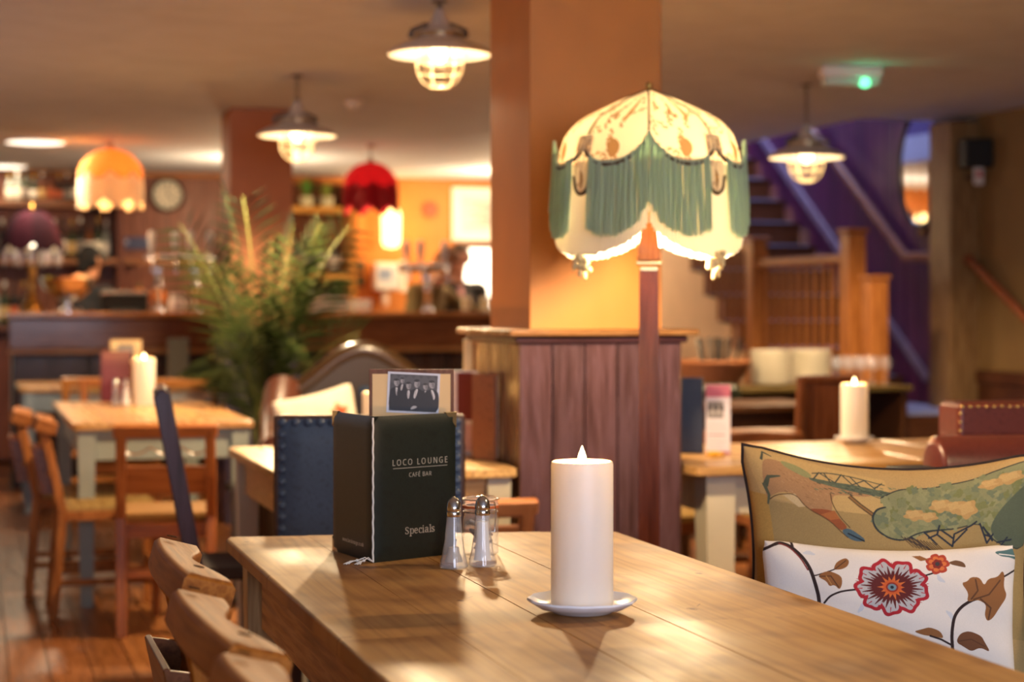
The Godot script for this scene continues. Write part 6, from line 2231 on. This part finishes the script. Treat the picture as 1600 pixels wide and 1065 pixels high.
# a figure from its joints; +z is the way it faces, the hips above the origin
func person(label: String, at: Vector3, turn: float, j: Dictionary, skin: String, hair: String, top: Material, shirt: Material, legs: Material) -> void:
	var t := thing("person", label, "person", at, turn)
	var body := []
	var hd: Vector3 = j.head
	var nk: Vector3 = j.neck
	var up := (hd - nk).normalized()
	var fw: Vector3 = j.look
	var rt := up.cross(fw).normalized()
	fw = rt.cross(up)
	body.append([nk - up * 0.03, nk + up * 0.08, 0.058, 0.054])
	body.append([hd + up * 0.03 - fw * 0.02, hd + up * 0.045 + fw * 0.025, 0.083, 0.078])
	body.append([hd - up * 0.06 + fw * 0.035, hd - up * 0.095 + fw * 0.055, 0.052, 0.03])
	body.append([hd - up * 0.0 + fw * 0.09, hd - up * 0.035 + fw * 0.108, 0.008, 0.014])
	for s in [-1.0, 1.0]:
		body.append([hd - up * 0.015 + rt * s * 0.08 - fw * 0.01, hd + up * 0.025 + rt * s * 0.084 - fw * 0.014, 0.012, 0.015])
	body.append([hd - up * 0.068 + fw * 0.088 - rt * 0.02, hd - up * 0.068 + fw * 0.088 + rt * 0.02, 0.008, 0.008])
	var coat := [[nk - up * 0.06, j.chest, 0.09, 0.13], [j.chest + j.across * 0.07, j.chest - j.across * 0.07, 0.125, 0.125], [j.chest, j.hip, 0.125, 0.13], [j.hip + j.across * 0.05, j.hip - j.across * 0.05, 0.12, 0.12]]
	for s in [0, 1]:
		var a: Array = j.arms[s]
		coat.append([nk - up * 0.07, a[0], 0.07, 0.072])
		coat.append([a[0], a[1], 0.07, 0.052])
		coat.append([a[1], a[2], 0.052, 0.038])
		var d: Vector3 = (a[2] - a[1]).normalized()
		var side: Vector3 = d.cross(Vector3.UP).normalized()
		var dn := side.cross(d)
		body.append([a[1], a[2], 0.03, 0.026])
		body.append([a[2], a[2] + d * 0.08, 0.026, 0.034])
		for k in 4:
			var b0: Vector3 = a[2] + d * 0.085 + side * (k - 1.5) * 0.021
			var ln: float = [0.065, 0.078, 0.072, 0.055][k]
			body.append([b0, b0 + d * ln * 0.55 - dn * 0.008, 0.0095, 0.0085])
			body.append([b0 + d * ln * 0.55 - dn * 0.008, b0 + d * ln * 0.85 - dn * 0.032, 0.0085, 0.007])
		var th: Vector3 = a[2] + d * 0.035 + side * 0.03
		body.append([th, th + d * 0.03 + side * 0.026, 0.012, 0.01])
		body.append([th + d * 0.03 + side * 0.026, th + d * 0.062 + side * 0.028 - dn * 0.012, 0.01, 0.008])
	body.append([j.chest, j.hip, 0.09, 0.09])
	body.append([nk, j.chest, 0.05, 0.08])
	var tr := [[j.hip, j.hip - V(0, 0.08, 0), 0.12, 0.12]]
	for s in [0, 1]:
		var sd: Vector3 = j.across * (0.09 if s == 0 else -0.09)
		var hp: Vector3 = j.hip + sd - V(0, 0.06, 0)
		var kn := V(sd.x * 1.05, 0.5, lerpf(j.hip.z, 0.0, 0.6) + 0.03)
		var an := V(sd.x * 1.1, 0.09, 0.0)
		tr.append([hp, kn, 0.092, 0.066])
		tr.append([kn, an, 0.064, 0.05])
		body.append([hp, kn, 0.06, 0.05])
		body.append([kn, an, 0.05, 0.036])
		body.append([an - V(0, 0.045, 0.03), an + V(0, -0.055, 0.15), 0.042, 0.032])
	part("body", nets(body, 0.03, 0.013), plain(skin, 0.55), t)
	part("jacket", nets(coat, 0.05, 0.02), top, t)
	part("trousers", nets(tr, 0.03, 0.02), legs, t)
	if shirt:
		part("shirt_front", nets([[nk - up * 0.07 + j.front * 0.075, j.chest + j.front * 0.11, 0.04, 0.05], [j.chest + j.front * 0.11, j.hip.lerp(j.chest, 0.4) + j.front * 0.11, 0.05, 0.04]], 0.02, 0.014), shirt, t)
	var hb := []
	hb.append([hd + up * 0.065 - fw * 0.03, hd + up * 0.075 + fw * 0.02, 0.082, 0.068])
	hb.append([hd + up * 0.02 - fw * 0.055, hd - up * 0.04 - fw * 0.06, 0.066, 0.05])
	for s in [-1.0, 1.0]:
		hb.append([hd + up * 0.05 + rt * s * 0.05 + fw * 0.03, hd + up * 0.0 + rt * s * 0.066 - fw * 0.025, 0.036, 0.03])
	part("hair", nets(hb, 0.03, 0.013), cloth(hair), t)
	for s in [-1.0, 1.0]:
		part("eye", S().ball(hd + up * 0.012 + fw * 0.098 + rt * s * 0.032, V(0.009, 0.006, 0.006), 8), plain("1c1410", 0.3), t)


func people() -> void:
	# behind the bar, left: dark hair, dark shirt, turned to the right
	var a := gp(gu(134, 14.1), 0, 14.1)
	person("person with black hair and dark shirt behind the fruit bowl, looking right", a, PHI + 2.4, {"head": V(0, 1.6, 0.05), "neck": V(0, 1.43, 0.0), "look": V(0, -0.1, 1), "chest": V(0, 1.24, 0.0), "hip": V(0, 0.96, 0.0), "across": V(1, 0, 0), "front": V(0, 0, 1), "arms": [[V(0.18, 1.36, 0), V(0.22, 1.1, 0.06), V(0.16, 1.06, 0.28)], [V(-0.18, 1.36, 0), V(-0.22, 1.1, 0.06), V(-0.16, 1.06, 0.28)]]}, "b87850", "0e0a0a", cloth("1e1e22"), null, cloth("141416"))
	# behind the bar, right: bending over with an arm out to the right
	var b := gp(gu(664, 14.0), 0, 14.0)
	person("person in olive brown jacket bending over the bar with an arm stretched right", b, PHI + 0.75, {"head": V(0, 1.6, 0.2), "neck": V(0, 1.46, 0.1), "look": V(0.1, -0.5, 0.86), "chest": V(0, 1.27, 0.0), "hip": V(0, 0.95, -0.16), "across": V(1, 0, 0), "front": V(0, -0.3, 0.95), "arms": [[V(0.19, 1.38, 0.04), V(0.32, 1.25, 0.22), V(0.4, 1.19, 0.44)], [V(-0.19, 1.38, 0.04), V(-0.3, 1.14, 0.1), V(-0.22, 1.08, 0.32)]]}, "c08a70", "7a5238", cloth("6e5a34"), null, cloth("26221e"))
	# beside the pillar: upright, dark waistcoat over a pink shirt
	var c := gp(gu(714, 14.5), 0, 14.5)
	person("person with brown hair in dark jacket and pink shirt standing beside the bright hatch", c, PHI + 0.1, {"head": V(0, 1.66, 0.06), "neck": V(0, 1.48, 0.0), "look": V(-0.2, -0.3, 1), "chest": V(0, 1.28, 0.0), "hip": V(0, 0.97, 0.0), "across": V(1, 0, 0), "front": V(0, 0, 1), "arms": [[V(0.19, 1.4, 0), V(0.24, 1.14, 0.04), V(0.2, 1.08, 0.26)], [V(-0.19, 1.4, 0), V(-0.24, 1.14, 0.04), V(-0.18, 1.08, 0.26)]]}, "c89078", "4a3424", cloth("221c1c"), cloth("b88484"), cloth("1c1818"))
